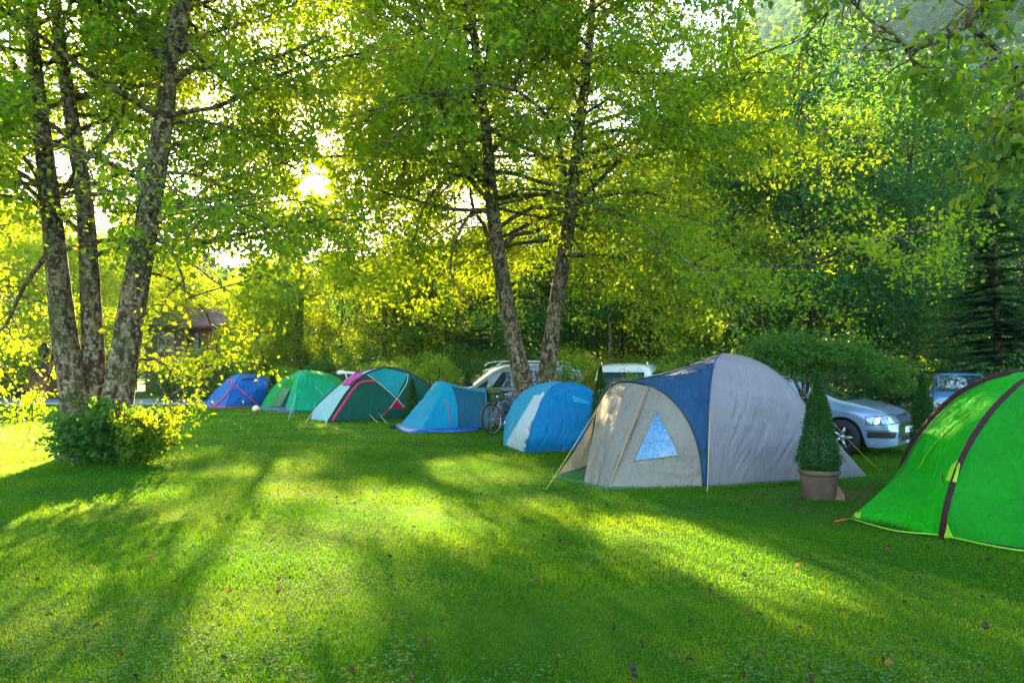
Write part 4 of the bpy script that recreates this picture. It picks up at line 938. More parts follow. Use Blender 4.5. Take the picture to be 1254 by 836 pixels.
# --- three-stemmed tree on the left
def clear_trunks(stems, w, p, frac=1.0):
    segs = []
    for px, D in stems:
        for (a, b), (c, d) in zip(px[:-1], px[1:]): segs.append((a, b, c, d, D))
    def f(C):
        rg = np.random.default_rng(len(C) + 5); k = keep_view(C); x = CX + F0 * C[:, 0] / C[:, 1]
        # height on the frame at the stem's own distance
        el = (C[:, 2] - CAMH) / C[:, 1]; th = math.tan(TH); y = CY - F0 * (el - th) / (1 + el * th)
        for a, b, c, d, D in segs:
            t = ((x - a) * (c - a) + (y - b) * (d - b)) / ((c - a) ** 2 + (d - b) ** 2); t = np.clip(t, 0, 1)
            dist = np.hypot(x - a - t * (c - a), y - b - t * (d - b)); k &= ~((dist < w) & (C[:, 1] < D + .1) & (rg.random(len(C)) < p))
        return k
    return f
def left_tree():
    rg = np.random.default_rng(21); D0 = 12.2
    t = empty('alder_tree', (-7.3, D0, 0), 'three stemmed tree with lichen spotted bark rising out of a shrub at the left', 'tree')
    st = [([(104, 548), (95, 505), (78, 400), (66, 290), (50, 150), (38, 20)], 12.3, .27, [-2.6, 16.5]),
          ([(118, 548), (117, 500), (113, 400), (104, 255), (86, 135), (68, 0)], 12.5, .23, [-1.6, 17.5]),
          ([(138, 548), (143, 500), (158, 400), (182, 260), (203, 130), (214, 20)], 12.0, .29, [-1.0, 18.0])]
    wood = NB(); tw = []
    for k, (px, D, r, top) in enumerate(st):
        pts = [P(a, b, D) for a, b in px]; pts[0].z = -.05
        e = pts[-1] + (pts[-1] - pts[-3]) * .9; e = Vector((e.x, e.y + .4, max(e.z, 11.8))); pts.append(e)
        e2 = e + Vector((rg.normal(0, .5), .4, 4.5)); pts.append(e2)
        c = smooth_path(pts, 64); f = np.linspace(0, 1, 64)
        rad = r * (1 - .88 * f ** 1.1) * (1 + .55 * np.exp(-c[:, 2].clip(0) / .35)) 
        trunk_mesh(t, c, rad, M_BARK, rg, 20, .05)
        grow(rg, c, rad, 3.5, 40, 4.6, .1, 1, up=(-.05, .55), nl2=11, nl3=9, tw=.75, droop=-.06, wood=wood, twigs=tw, drawtrunk=False, taper=lambda f: 1.05 - .6 * f)
    # limbs the photograph shows
    def limb(px, D, r0, r1, sub=8):
        c = smooth_path([P(a, b, d) for (a, b), d in zip(px, D)], 22); V, Fc = tube_arrays(c, np.linspace(r0, r1, 22), 8, .04, rg); wood.add(V, Fc)
        for j in range(sub):
            q, bd = path_at(c, min(.25 + .75 * (j + rg.random()) / sub, .99)); bd /= np.linalg.norm(bd)
            d2 = bd * .6 + rand_unit(rg, 1)[0] * .8; b2 = bend_path(rg, q, d2, rg.uniform(.7, 1.6), 5, .16, -.08); V, Fc = tube_arrays(b2, np.linspace(r1 * .9, .004, len(b2)), 4); wood.add(V, Fc)
            for k in range(5):
                q3, cd = path_at(b2, rg.uniform(.2, .99)); d3 = rand_unit(rg, 1)[0] * .7 + cd / (np.linalg.norm(cd) + 1e-9) * .5; tw.append((q3, q3 + d3 * .6))
    limb([(203, 95), (188, 60), (165, 20), (130, -10), (80, -40)], [12, 11.8, 11.6, 11.4, 11.2], .12, .05)
    limb([(205, 108), (230, 88), (275, 80), (330, 72), (400, 45)], [12, 11.9, 11.7, 11.4, 11.0], .07, .02, 26)
    limb([(200, 150), (250, 150), (310, 165), (360, 190)], [12, 12.2, 12.5, 12.8], .045, .012, 24)
    limb([(190, 210), (240, 215), (290, 235), (330, 265)], [12, 12.3, 12.7, 13], .04, .010, 20)
    limb([(210, 70), (260, 40), (330, 20), (390, -10)], [12, 12.4, 12.8, 13.2], .06, .014, 26)
    limb([(215, 40), (280, 100), (350, 110), (420, 110)], [12, 12.6, 13.2, 13.6], .05, .012, 26)
    limb([(215, 60), (225, 20), (232, -20), (260, -90)], [12, 12, 12, 12], .13, .07)
    limb([(52, 170), (30, 110), (5, 60), (-30, 30)], [12.3, 12.1, 12, 11.8], .08, .03)
    limb([(60, 240), (35, 200), (8, 180), (-30, 170)], [12.3, 12.4, 12.5, 12.6], .06, .025)
    limb([(66, 300), (30, 350), (5, 400), (-30, 420)], [12.3, 12.6, 12.9, 13.2], .05, .02, 10)
    limb([(70, 400), (60, 460), (50, 470), (20, 480)], [12.3, 12.8, 13.2, 13.4], .03, .012, 9)
    limb([(160, 395), (190, 400), (225, 432), (270, 455)], [12, 12.3, 12.6, 12.8], .035, .010, 10)
    limb([(165, 440), (195, 442), (215, 465), (225, 485)], [12, 12.3, 12.5, 12.7], .025, .010, 5)
    limb([(150, 470), (185, 455), (200, 480), (215, 500)], [12.1, 12.3, 12.4, 12.6], .02, .008, 3)
    limb([(170, 330), (215, 345), (250, 380), (262, 410)], [12, 12.5, 13, 13.2], .03, .010, 10)
    print('left leaves', tree_obj(t, wood, tw, M_LEAF, rg, .088, 19, .12, gaps=True, keepf=clear_trunks([(s[0][:-1] if False else s[0], s[1]) for s in st], 17, .8)))
# openings in the crowns, as cones of sky round directions the photograph shows as sky
def _vc(px, py, r): d = ray(px, py).normalized(); return (np.array(d), math.cos(r / F0))
OPEN = [(_vc(383, 222, 10), .97), (_vc(392, 213, 9), .85), (_vc(373, 229, 8), .85), (_vc(394, 233, 8), .7), (_vc(383, 205, 5), .7), (_vc(366, 215, 4), .8), (_vc(402, 222, 4), .8), (_vc(300, 300, 22), .5), (_vc(268, 335, 26), .7), (_vc(570, 245, 16), .6), (_vc(405, 175, 16), .6), (_vc(440, 230, 16), .5), (_vc(350, 250, 12), .6), (_vc(225, 402, 34), .8), (_vc(262, 400, 22), .8), (_vc(290, 480, 34), .92), (_vc(28, 455, 22), .8), (_vc(215, 490, 22), .5), (_vc(360, 200, 14), .4), (_vc(590, 262, 20), .8),
        (_vc(960, 30, 26), .8), (_vc(1050, 60, 50), .85), (_vc(1000, 75, 40), .7), (_vc(830, 70, 16), .7), (_vc(60, 215, 26), .8), (_vc(270, 130, 22), .5)]
def keep_view(C):
    rg = np.random.default_rng(len(C)); d = C - np.array([0, 0, CAMH]); d /= np.linalg.norm(d, axis=1, keepdims=True)
    k = np.ones(len(C), bool)
    for (v, c), p in OPEN:
        k &= ~((d @ v > c) & (rg.random(len(C)) < p))
    return k
left_tree()

# --- two-stemmed tree behind the bicycle
def middle_tree():
    rg = np.random.default_rng(22)
    t = empty('alder_tree', (.5, 17.9, 0), 'two stemmed tree with pale mottled bark behind the bicycle', 'tree')
    st = [([(650, 520), (641, 470), (626, 400), (606, 280), (596, 170), (580, 40), (572, -60)], 17.6, .27),
          ([(664, 520), (668, 470), (680, 380), (697, 270), (708, 170), (722, 50), (730, -60)], 18.2, .27)]
    wood = NB(); tw = []
    for k, (px, D, r) in enumerate(st):
        pts = [P(a, b, D) for a, b in px]; pts[0].z = -.05
        pts.append(pts[-1] + Vector((-.3 if k == 0 else .4, .3, 5)))
        c = smooth_path(pts, 64); f = np.linspace(0, 1, 64); rad = r * (1 - .86 * f ** 1.1) * (1 + .6 * np.exp(-c[:, 2].clip(0) / .35))
        trunk_mesh(t, c, rad, M_BARK, rg, 18, .06)
        grow(rg, c, rad, 4.6, 52, 6.6, .1, 1, up=(-.15, .45), nl2=13, nl3=11, tw=.9, droop=-.10, wood=wood, twigs=tw, drawtrunk=False, taper=lambda f: 1.1 - .65 * f)
    def limb(px, D, r0, r1, sub=8, leafy=1.0):
        c = smooth_path([P(a, b, d) for (a, b), d in zip(px, D)], 22); V, Fc = tube_arrays(c, np.linspace(r0, r1, 22), 6, .04, rg); wood.add(V, Fc)
        for j in range(sub):
            q, bd = path_at(c, min(.2 + .8 * (j + rg.random()) / sub, .99)); bd /= np.linalg.norm(bd)
            b2 = bend_path(rg, q, bd * .6 + rand_unit(rg, 1)[0] * .8, rg.uniform(.7, 1.8), 5, .2, -.12); V, Fc = tube_arrays(b2, np.linspace(r1 * .8, .005, len(b2)), 4); wood.add(V, Fc)
            for k in range(int(5 * leafy)):
                q3, cd = path_at(b2, rg.uniform(.2, .99)); tw.append((q3, q3 + (rand_unit(rg, 1)[0] * .7 + np.array([0, 0, -.2])) * .7))
    # bare crooked limbs drooping on the left, bows on the right
    limb([(597, 245), (570, 215), (545, 222), (520, 250), (508, 290), (500, 305)], [17.6, 17.3, 17, 16.8, 16.6, 16.5], .07, .02, 8, .5)
    limb([(600, 262), (580, 258), (560, 290), (552, 335), (575, 370)], [17.6, 17.4, 17.2, 17, 16.9], .05, .015, 7, .5)
    limb([(600, 235), (570, 205), (510, 195), (460, 180)], [17.6, 17, 16.4, 16], .07, .02, 9, .8)
    limb([(613, 245), (640, 232), (680, 235), (700, 240)], [17.6, 17.3, 17.3, 17.5], .05, .02, 6, .6)
    limb([(612, 255), (640, 262), (680, 270), (720, 285), (760, 320)], [17.6, 17.2, 17, 17, 17], .05, .015, 8)
    limb([(704, 250), (740, 240), (790, 235), (850, 260)], [18.2, 17.8, 17.4, 17], .07, .02, 9)
    limb([(712, 170), (760, 160), (830, 180), (900, 215)], [18.2, 17.8, 17.4, 17], .07, .02, 9)
    limb([(700, 275), (760, 290), (830, 320), (880, 330)], [18.2, 17.8, 17.4, 17], .05, .015, 10)
    limb([(575, 120), (530, 150), (500, 190), (490, 220)], [17.6, 17, 16.6, 16], .06, .02, 9)
    limb([(585, 90), (520, 60), (450, 70), (400, 100)], [17.6, 17, 16.4, 16], .07, .02, 30)
    limb([(580, 40), (500, 0), (430, 0), (380, 30)], [17.6, 17, 16.4, 16], .07, .02, 30)
    limb([(590, 130), (530, 110), (470, 130), (420, 170)], [17.6, 17.2, 16.8, 16.4], .06, .02, 26)
    print('mid leaves', tree_obj(t, wood, tw, M_LEAF, rg, .104, 21, .14, gaps=True, keepf=clear_trunks([(s[0], s[1]) for s in st], 12, .7)))
middle_tree()

# --- tall fine-leaved birches far behind, between the camera and the sun
def far_birch(px, Y, H, r, n1, L1, seed, label, z0=.25, fill=1.0):
    rg = np.random.default_rng(seed); x = at0(px, Y); t = empty('birch_tree', (x, Y, 0), label, 'tree', 'tall birches before the sun')
    c = smooth_path([(x, Y, -.1), (x + rg.normal(0, .2), Y, H * .4), (x + rg.normal(0, .5), Y, H * .75), (x + rg.normal(0, .6), Y, H)], 40); rad = r * np.linspace(1.05, .1, 40); trunk_mesh(t, c, rad, M_BARK, rg, 10)
    wood = NB(); tw = []; grow(rg, c, rad, H * z0, n1, L1, .1, 1, up=(-.1, .6), nl2=10, nl3=8, tw=.9, droop=-.10, wood=wood, twigs=tw, drawtrunk=False, taper=lambda f: .8 + .5 * math.sin(min(f * 2.6, math.pi)) - .5 * f)
    tree_obj(t, wood, tw, M_LEAF, rg, .13, int(9 * fill), .28, gaps=True, keepf=keep_view)
def at0(px, Y): return (px - CX) / F0 * Y
far_birch(365, 37, 16.5, .17, 44, 4.2, 301, 'tall fine leaved birch through which the sun shines')
far_birch(470, 39, 17.5, .17, 44, 4.4, 302, 'tall birch right of the sun, behind the bottle green tent')
far_birch(560, 43, 17.0, .17, 40, 4.4, 303, 'tall birch seen left of the middle stems', fill=.9)
far_birch(205, 50, 13.0, .15, 34, 4.0, 304, 'birch behind the timber house, seen past the third stem', fill=.8)
# --- tree out of frame on the right whose limbs reach over the lawn
def right_tree():
    rg = np.random.default_rng(23)
    t = empty('lime_tree', (8.3, 6.6, 0), 'mossy limbed tree beyond the right edge, its large leaves hanging into the top corner', 'tree')
    c = smooth_path([(8.3, 6.6, -.1), (8.2, 6.6, 2), (8.0, 6.5, 5), (8.0, 6.4, 9), (8.2, 6.4, 13)], 30)
    trunk_mesh(t, c, .34 * np.linspace(1.1, .35, 30), M_BARK, rg, 16)
    wood = NB(); tw = []
    def limb(px, D, r0, r1, sub=8, sl=(.4, 1.0), nt=6, rough=.10):
        c = smooth_path([P(a, b, d) for (a, b), d in zip(px, D)], 30); V, Fc = tube_arrays(c, np.linspace(r0, r1, 30), 10, rough, rg); wood.add(V, Fc)
        for j in range(sub):
            q, bd = path_at(c, min(.1 + .9 * (j + rg.random()) / sub, .99)); bd /= np.linalg.norm(bd)
            b2 = bend_path(rg, q, bd * .5 + rand_unit(rg, 1)[0] * .9 + np.array([0, 0, -.2]), rg.uniform(*sl), 6, .18, -.15); V, Fc = tube_arrays(b2, np.linspace(.010, .003, len(b2)), 5); wood.add(V, Fc)
            for k in range(nt):
                q3, cd = path_at(b2, rg.uniform(.1, .99)); tw.append((q3, q3 + (rand_unit(rg, 1)[0] * .8 + np.array([0, 0, -.3])) * .3))
    limb([(1420, -60), (1300, -30), (1215, -2), (1180, 28), (1145, 48), (1112, 60)], [6.4, 6.1, 5.9, 5.8, 5.7, 5.6], .10, .035, 14, (.3, .8), 5)
    limb([(1180, 25), (1215, 55), (1250, 85), (1300, 100)], [5.8, 5.9, 6.0, 6.1], .025, .010, 8, (.3, .7), 5)
    limb([(1115, 60), (1090, 40), (1060, 20), (1040, -10)], [5.6, 5.6, 5.6, 5.6], .02, .006, 8, (.25, .6), 5)
    limb([(1112, 60), (1120, 80), (1140, 95), (1165, 110)], [5.6, 5.6, 5.7, 5.8], .012, .005, 7, (.2, .5), 5)
    limb([(1330, 60), (1270, 100), (1235, 130), (1215, 170)], [5.6, 5.3, 5.1, 5.0], .03, .006, 12, (.2, .5), 7)
    limb([(1340, 120), (1290, 160), (1250, 180), (1225, 200)], [5.6, 5.3, 5.1, 5.0], .025, .006, 10, (.2, .4), 7)
    limb([(1400, -120), (1200, -80), (1080, -50), (960, -40), (860, -30)], [6, 6, 6, 6, 6], .07, .015, 20, (.5, 1.1), 6)
    limb([(1130, -70), (1040, -10), (1010, 20), (985, 50), (978, 100), (985, 150)], [6, 6.1, 6.2, 6.3, 6.3, 6.3], .012, .004, 14, (.15, .35), 3)
    grow(rg, c, .3 * np.linspace(1.1, .4, 30), 6.5, 12, 4.0, .1, 1, up=(0, .6), nl2=7, nl3=6, tw=.5, wood=wood, twigs=tw, drawtrunk=False)
    print('right leaves', tree_obj(t, wood, tw, leafmat('lime_leaf', [(0, (0.012, 0.05, 0.008)), (.5, (0.03, 0.09, 0.012)), (1, (0.09, 0.14, 0.015))], LT, .42), rg, .082, 6, .06, fine=True, gaps=True, hang=.7, keepf=keep_view))
right_tree()

# --- shared tree kinds for the wood behind
def kind_broad(name, seed, H, r, n1, L1, leaf, per, mat, bark, z0f=.22, nl2=8, nl3=5, lean=.3, tw=.9, multi=1):
    rg = np.random.default_rng(seed); t = empty(name, (0, 0, 0)); wood = NB(); tws = []
    for m in range(multi):
        c = smooth_path([(0.15 * m, 0.1 * m, -.1), (rg.normal(0, lean * .4), rg.normal(0, lean * .4), H * .3), (rg.normal(0, lean) + m * .6, rg.normal(0, lean), H * .65), (rg.normal(0, lean * 1.5) + m * .9, rg.normal(0, lean), H)], 34)
        rad = r * np.linspace(1.05, .12, 34); trunk_mesh(t, c, rad, bark, rg, 12)
        grow(rg, c, rad, H * z0f, n1, L1, leaf, per, up=(-.05, .55), nl2=nl2, nl3=nl3, tw=tw, droop=-.07, wood=wood, twigs=tws, drawtrunk=False, wood3=True, taper=lambda f: .75 + .6 * math.sin(min(f * 2.6, math.pi)) - .45 * f)
    n = tree_obj(t, wood, tws, mat, rg, leaf, per, .25, bark=bark); print(name, n); return t
def kind_spruce(name, seed, H, Rb, nl, leafL, mat=None):
    rg = np.random.default_rng(seed); t = empty(name, (0, 0, 0)); w, (V, Fc, var) = spruce_mesh(rg, H, Rb, nl, leafL, name, M_BARK2, M_NEEDLE)
    w.build('trunk', M_BARK2, t); mobj('crown', V, Fc, mat or M_NEEDLE, t, smooth=False, var=var); print(name, len(Fc)); return t

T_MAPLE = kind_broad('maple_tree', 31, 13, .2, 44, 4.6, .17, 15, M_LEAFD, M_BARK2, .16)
T_GREEN = kind_broad('alder_tree', 32, 14, .2, 44, 4.4, .16, 15, M_LEAF, M_BARK, .14)
T_YEL = kind_broad('birch_tree', 33, 9, .12, 36, 3.2, .14, 14, M_LEAFY, M_BARK, .08)
T_THIN = kind_broad('young_tree', 34, 8, .09, 28, 2.3, .13, 12, M_LEAF, M_BARK2, .08)
T_SPR = kind_spruce('spruce_tree', 35, 14, 2.9, 52, .34)
T_SPR2 = kind_spruce('spruce_tree', 36, 8, 2.1, 42, .22)
T_SPRG = kind_spruce('spruce_tree', 37, 10, 2.6, 36, .24, leafmat('blue_needle', [(0, (0.012, 0.055, 0.03)), (1, (0.05, 0.12, 0.06))], [(0, (0.06, 0.2, 0.06)), (1, (0.2, 0.34, 0.08))], .35))
used = set()
def plant(proto, px, Y, s, rz, label, cat='tree', group=None, sx=1.0, dz=0.0):
    x = (px - CX) / F0 * Y * math.cos(TH)
    o = proto if proto.name not in used else copy_tree(proto); used.add(proto.name)
    o.location = (x, Y, dz); o.rotation_euler = (0, 0, rz); o.scale = (s * sx, s * sx, s)
    tag(o, label, cat, group); return o
WOOD = 'trees of the wood behind the campsite'
# left: low trees under the bright gap
for k, (pr, px, Y, s, sx, lb) in enumerate([
    (T_GREEN, -60, 30, .85, 1.0, 'green tree behind the brick pillar at the left edge'),
    (T_YEL, 35, 40, 1.05, 1.2, 'yellow green tree behind the hedge, left of the three stems'),
    (T_THIN, 95, 37, 1.0, 1.0, 'small tree seen between the stems of the left tree'),
    (T_YEL, 165, 48, 1.1, 1.3, 'yellow tree rising behind the wooden house on its left'),
    (T_YEL, 243, 53, .80, 1.2, 'pale yellow tree above the ridge of the wooden house'),
    (T_YEL, 318, 42, .80, .85, 'yellow leaved tree right of the wooden house'),
    (T_SPRG, 345, 41, .88, 1.0, 'blue green spruce behind the royal blue tent'),
    (T_THIN, 322, 36, .75, 1.1, 'thin young tree just left of the blue green spruce'),
    (T_SPR, 392, 52, .66, 1.0, 'dark spruce behind the round bush'),
    (T_MAPLE, 415, 44, .62, 1.1, 'yellow tree behind the round bush and jade tent'),
    (T_THIN, 375, 37, .78, 1.0, 'slim green tree between the blue green spruce and the round bush'),
    (T_SPR, 447, 56, .66, 1.0, 'dark spruce far behind the bottle green tent'),
    (T_GREEN, 480, 50, .60, 1.1, 'green tree far behind the bottle green tent'),
    (T_THIN, 500, 38, .95, 1.2, 'bright young tree behind the potted cone by the bottle green tent'),
    (T_MAPLE, 548, 40, .62, 1.1, 'yellow leaved tree behind the turquoise tunnel tent'),
    (T_SPR, 530, 58, .70, 1.0, 'tall dark spruce far behind the turquoise tunnel tent'),
    (T_GREEN, 590, 46, .72, 1.1, 'green tree behind the silver van'),
    (T_MAPLE, 640, 52, .95, 1.1, 'dark green tree seen between the two middle stems'),
    (T_YEL, 700, 38, 1.0, 1.1, 'yellow lit tree right of the two middle stems'),
    (T_SPR2, 762, 36, .90, 1.0, 'mid green spruce behind the white van'),
    (T_SPR, 745, 55, .95, 1.0, 'tall spruce behind the white van'),
    (T_SPR2, 796, 31, .78, 1.0, 'short spruce right of the white van'),
    (T_GREEN, 835, 42, .95, 1.1, 'lit green tree above the big grey tent'),
    (T_YEL, 880, 36, .95, 1.1, 'yellow green tree above the peak of the grey tent'),
    (T_GREEN, 905, 29, .90, 1.0, 'broad lit tree behind the peak of the grey tent'),
    (T_MAPLE, 992, 27, .98, 1.15, 'broad dark maple behind the drooping bush'),
    (T_MAPLE, 930, 44, 1.15, 1.1, 'dark maple farther back, left of the broad maple'),
    (T_SPR, 1065, 30, .52, 1.2, 'dark spruce right of the broad maple, low in the shade'),
    (T_SPR, 1112, 33, .50, 1.3, 'dark spruce behind the blue car'),
    (T_MAPLE, 1120, 33, 1.10, 1.1, 'dark maple above the blue car'),
    (T_GREEN, 1060, 48, 1.30, 1.2, 'tall green tree in the haze right of the broad maple'),
    (T_MAPLE, 1190, 44, 1.25, 1.2, 'hazy dark tree above the lime tent'),
    (T_SPR, 1222, 22, .56, 1.3, 'dense dark spruce behind the lime green tent'),
    (T_SPR, 1300, 27, .72, 1.1, 'dark spruce at the right edge'),
    (T_MAPLE, 1270, 38, 1.0, 1.1, 'dark maple at the right edge behind the spruce'),
    (T_SPR, 1010, 60, 1.1, 1.0, 'tall spruce far behind the broad maple'),
    (T_SPR, 1150, 62, 1.2, 1.0, 'tall spruce far up behind the dark maple'),
    (T_SPR, 850, 60, 1.0, 1.0, 'tall spruce far behind the grey tent'),
    (T_SPRG, 470, 43, .80, 1.1, 'blue green spruce behind the pale rounded bushes'),
    (T_SPR, 362, 48, .62, 1.1, 'dark spruce just right of the blue green one behind the jade tent'),
    (T_MAPLE, 330, 54, .66, 1.3, 'dark tree far behind the royal blue tent'),
    (T_MAPLE, 500, 57, .75, 1.3, 'dark tree far behind the potted cone'),
    (T_SPR, 610, 40, .85, 1.1, 'dark spruce between tunnel tent and middle stems, behind the people carrier'),
    (T_MAPLE, 675, 33, .80, 1.1, 'dark tree right behind the two middle stems'),
    (T_MAPLE, 745, 41, 1.05, 1.1, 'dark broad tree above the white van'),
    (T_SPR, 700, 52, 1.05, 1.1, 'tall spruce far behind the second middle stem'),
    (T_MAPLE, 820, 50, 1.15, 1.2, 'dark tree far behind the slate blue band'),
    (T_SPR, 10, 55, .62, 1.2, 'spruce far behind the hedge at the left edge'),
    (T_MAPLE, 75, 60, .70, 1.3, 'dark tree far behind the hedge on the left'),
    ]):
    plant(pr, px, Y, s, k * 2.1 + .5, lb, 'tree', WOOD, sx)
# slim trunks standing in the wood
def slim(px, Y, H, r, lb):
    rg = np.random.default_rng(int(px)); x = (px - CX) / F0 * Y
    t = empty('young_tree', (x, Y, 0), lb, 'tree', 'slim trunks in the wood'); c = smooth_path([(x, Y, -.1), (x + rg.normal(0, .1), Y, H * .5), (x + rg.normal(0, .3), Y, H)], 20)
    rad = np.linspace(r, r * .3, 20); trunk_mesh(t, c, rad, M_BARK, rg, 8); w = NB(); tw = []
    grow(rg, c, rad, H * .5, 12, 1.8, .1, 1, nl2=5, nl3=4, tw=.6, wood=w, twigs=tw, drawtrunk=False); tree_obj(t, w, tw, M_LEAF, rg, .14, 7, .15, keepf=None)
for a in [(750, 30, 9, .11, 'slim pale trunk right of the two middle stems, behind the azure tent'), (733, 33, 9, .10, 'slim pale trunk beside the other, nearer the middle stems'), (350, 45, 10, .12, 'slim trunk rising through the blue green spruce'), (870, 33, 8, .12, 'slim trunk above the slate blue band of the grey tent')]: slim(*a)
# ------------------------------------------------------------------ shrubs and potted plants
def bush(name, loc, n, size, leaf, mat, label, cat='shrub', seed=1, group=None, shell=.45, lump=.25, stems=True, stem_h=None, rz=0., z0=0.0):
    rg = np.random.default_rng(seed); t = empty(name, loc, label, cat, group, rz)
    V, Fc, var = bush_arrays(rg, n, size, leaf, shell=shell, lump=lump); V = V + np.array([0, 0, z0])
    mobj('foliage', V, Fc, mat, t, smooth=False, var=var, local=True)
    if stems:
        mb = MB()
        for k in range(7):
            a = rg.uniform(0, 6.28); r = rg.uniform(.2, .6); h = z0 + size[2] * rg.uniform(.45, .8)
            pts = smooth_path([(rg.normal(0, .04), rg.normal(0, .04), -.05), (math.cos(a) * size[0] * r * .4, math.sin(a) * size[1] * r * .4, h * .5), (math.cos(a) * size[0] * r, math.sin(a) * size[1] * r, h)], 8)
            mb.tube(pts, np.linspace(.03, .008, 8) * max(.5, size[2] / 2), 5)
        mb.build('stems', M_BARK2, t, local=True)
    return t
M_SHRUB = leafmat('shrub_leaf', [(0, (0.012, 0.06, 0.010)), (.6, (0.03, 0.11, 0.012)), (1, (0.07, 0.16, 0.02))], [(0, (0.08, 0.24, 0.01)), (1, (0.28, 0.42, 0.02))], .42)
M_BRIGHT = leafmat('bright_shrub_leaf', [(0, (0.04, 0.12, 0.012)), (.6, (0.09, 0.20, 0.015)), (1, (0.17, 0.24, 0.02))], [(0, (0.2, 0.42, 0.01)), (1, (0.5, 0.6, 0.03))], .5)
M_TERRA = simple('terracotta', (.30, .115, .055), .85, var=.3, scale=7, bump=.3, bscale=60)
M_POTOLD = simple('weathered_terracotta', (.09, .052, .030), .9, var=.4, scale=5, bump=.35, bscale=50)
M_SOIL = simple('soil', (.03, .02, .013), .95, bump=.5)

# undergrowth round the foot of the left tree
rg0 = np.random.default_rng(77)
b1 = bush('shrub', (-6.75, 11.5, 0), 7000, (.80, .55, .92), .10, M_SHRUB, 'dark leafy shrub growing round the foot of the three stemmed tree', seed=5, lump=.3)
b2 = bush('shrub', (-6.05, 11.25, 0), 3000, (.36, .32, .78), .06, M_LEAF, 'smaller lighter shrub at the right of the three stems', seed=6, lump=.35, shell=.3)
# twiggy shoots standing out of both shrubs
for o, sx, sy, h in ((b1, .72, .5, .95), (b2, .38, .3, .85)):
    mb = NB(); tw = []
    for k in range(26):
        a = rg0.uniform(0, 6.28); x0, y0 = math.cos(a) * sx * .7, math.sin(a) * sy * .7; c = bend_path(rg0, (x0, y0, h * .55), np.array([math.cos(a) * .6, math.sin(a) * .6, .8]), rg0.uniform(.3, .65), 6, .15, -.08)
        V, Fc = tube_arrays(c, .004, 4); mb.add(V, Fc); tw.append((c[1], c[-1])); tw.append((c[3], c[-1]))
    mobj('shoots', np.concatenate(mb.V), np.concatenate(mb.F), M_BARK2, o, local=True)
    V, Fc, var = foliage(rg0, tw, .075, 9, .05); mobj('shoot_leaves', V, Fc, M_SHRUB if o is b1 else M_LEAF, o, smooth=False, var=var, local=True)

def at(px, Y): return (px - CX) / F0 * Y
def potted(px, Y, pot_h, pot_r, cone_h, cone_r, label, n=6000, potmat=None, seed=1, leaf=.028):
    rg = np.random.default_rng(seed); t = empty('potted_cone_shrub', (at(px, Y), Y, 0), label, 'potted plant', 'clipped cones in pots between the tents')
    V, Fc, var = bush_arrays(rg, n, (cone_r, cone_r, cone_h), leaf, cone=True, shell=.5); V[:, 2] += pot_h - .03
    # two flanks grow unevenly
    V[:, 0] *= 1 + .06 * np.sin(V[:, 2] * 9 + seed); V[:, 1] *= 1 + .05 * np.sin(V[:, 2] * 7)
    mobj('foliage', V, Fc, M_BOX, t, smooth=False, var=var, local=True)
    mb = MB(); mb.tube([(0, 0, pot_h * .7), (0.01, 0, pot_h + cone_h * .5), (0, 0, pot_h + cone_h * .9)], [.03, .02, .006], 6); mb.build('stem', M_BARK2, t, local=True)
    mb = MB(); r = pot_r; h = pot_h
    mb.lathe([(0.001, 0), (r * .72, 0), (r * .75, .012), (r * .93, h * .82), (r * .94, h * .86), (r * 1.02, h * .865), (r * 1.04, h * .9), (r * 1.04, h * .97), (r * 1.0, h), (r * .92, h), (r * .88, h * .9), (r * .86, h * .87)], n=36); mb.build('pot', potmat or M_TERRA, t, local=True)
    mb = MB(); mb.lathe([(0.001, h * .9), (r * .87, h * .89)], n=24); mb.build('soil', M_SOIL, t, local=True)
    return t
pc = potted(1000.5, 8.25, .385, .232, 1.17, .238, 'clipped cone shrub in large weathered clay pot before the grey tent', 17000, M_POTOLD, 3, .024)
potted(735, 12.75, .36, .20, 1.28, .21, 'dark clipped cone standing between the azure tent and the grey porch', 6000, None, 4, .034)
potted(505, 19.4, .28, .15, 1.02, .20, 'clipped cone in small terracotta pot before the bottle green tent', 3500, None, 5, .04)
potted(1129, 10.6, .36, .20, 1.17, .20, 'dark slender cone shrub between the silver saloon and the lime tent', 6000, None, 6, .034)
potted(572, 20.6, .30, .16, 1.20, .24, 'small grey green cone beside the silver van, above the tunnel tent', 2500, None, 7, .045)
potted(334, 28.6, .30, .2, 1.10, .26, 'dark cone shrub between the royal blue and jade tents', 2500, None, 8, .05)
# saucer leaning by the big pot
mb = MB(); mb.lathe([(.001, 0), (.10, 0), (.125, .03), (.118, .03), (.095, .01), (.001, .01)], (0, 0, 0), 24); so = mb.build('saucer', M_TERRA, smooth=True, local=True); so.location = (at(1021, 8.2), 8.22, .075); so.rotation_euler = (R(62), R(12), R(25)); tag(so, 'terracotta saucer leaning against the big clay pot', 'saucer')

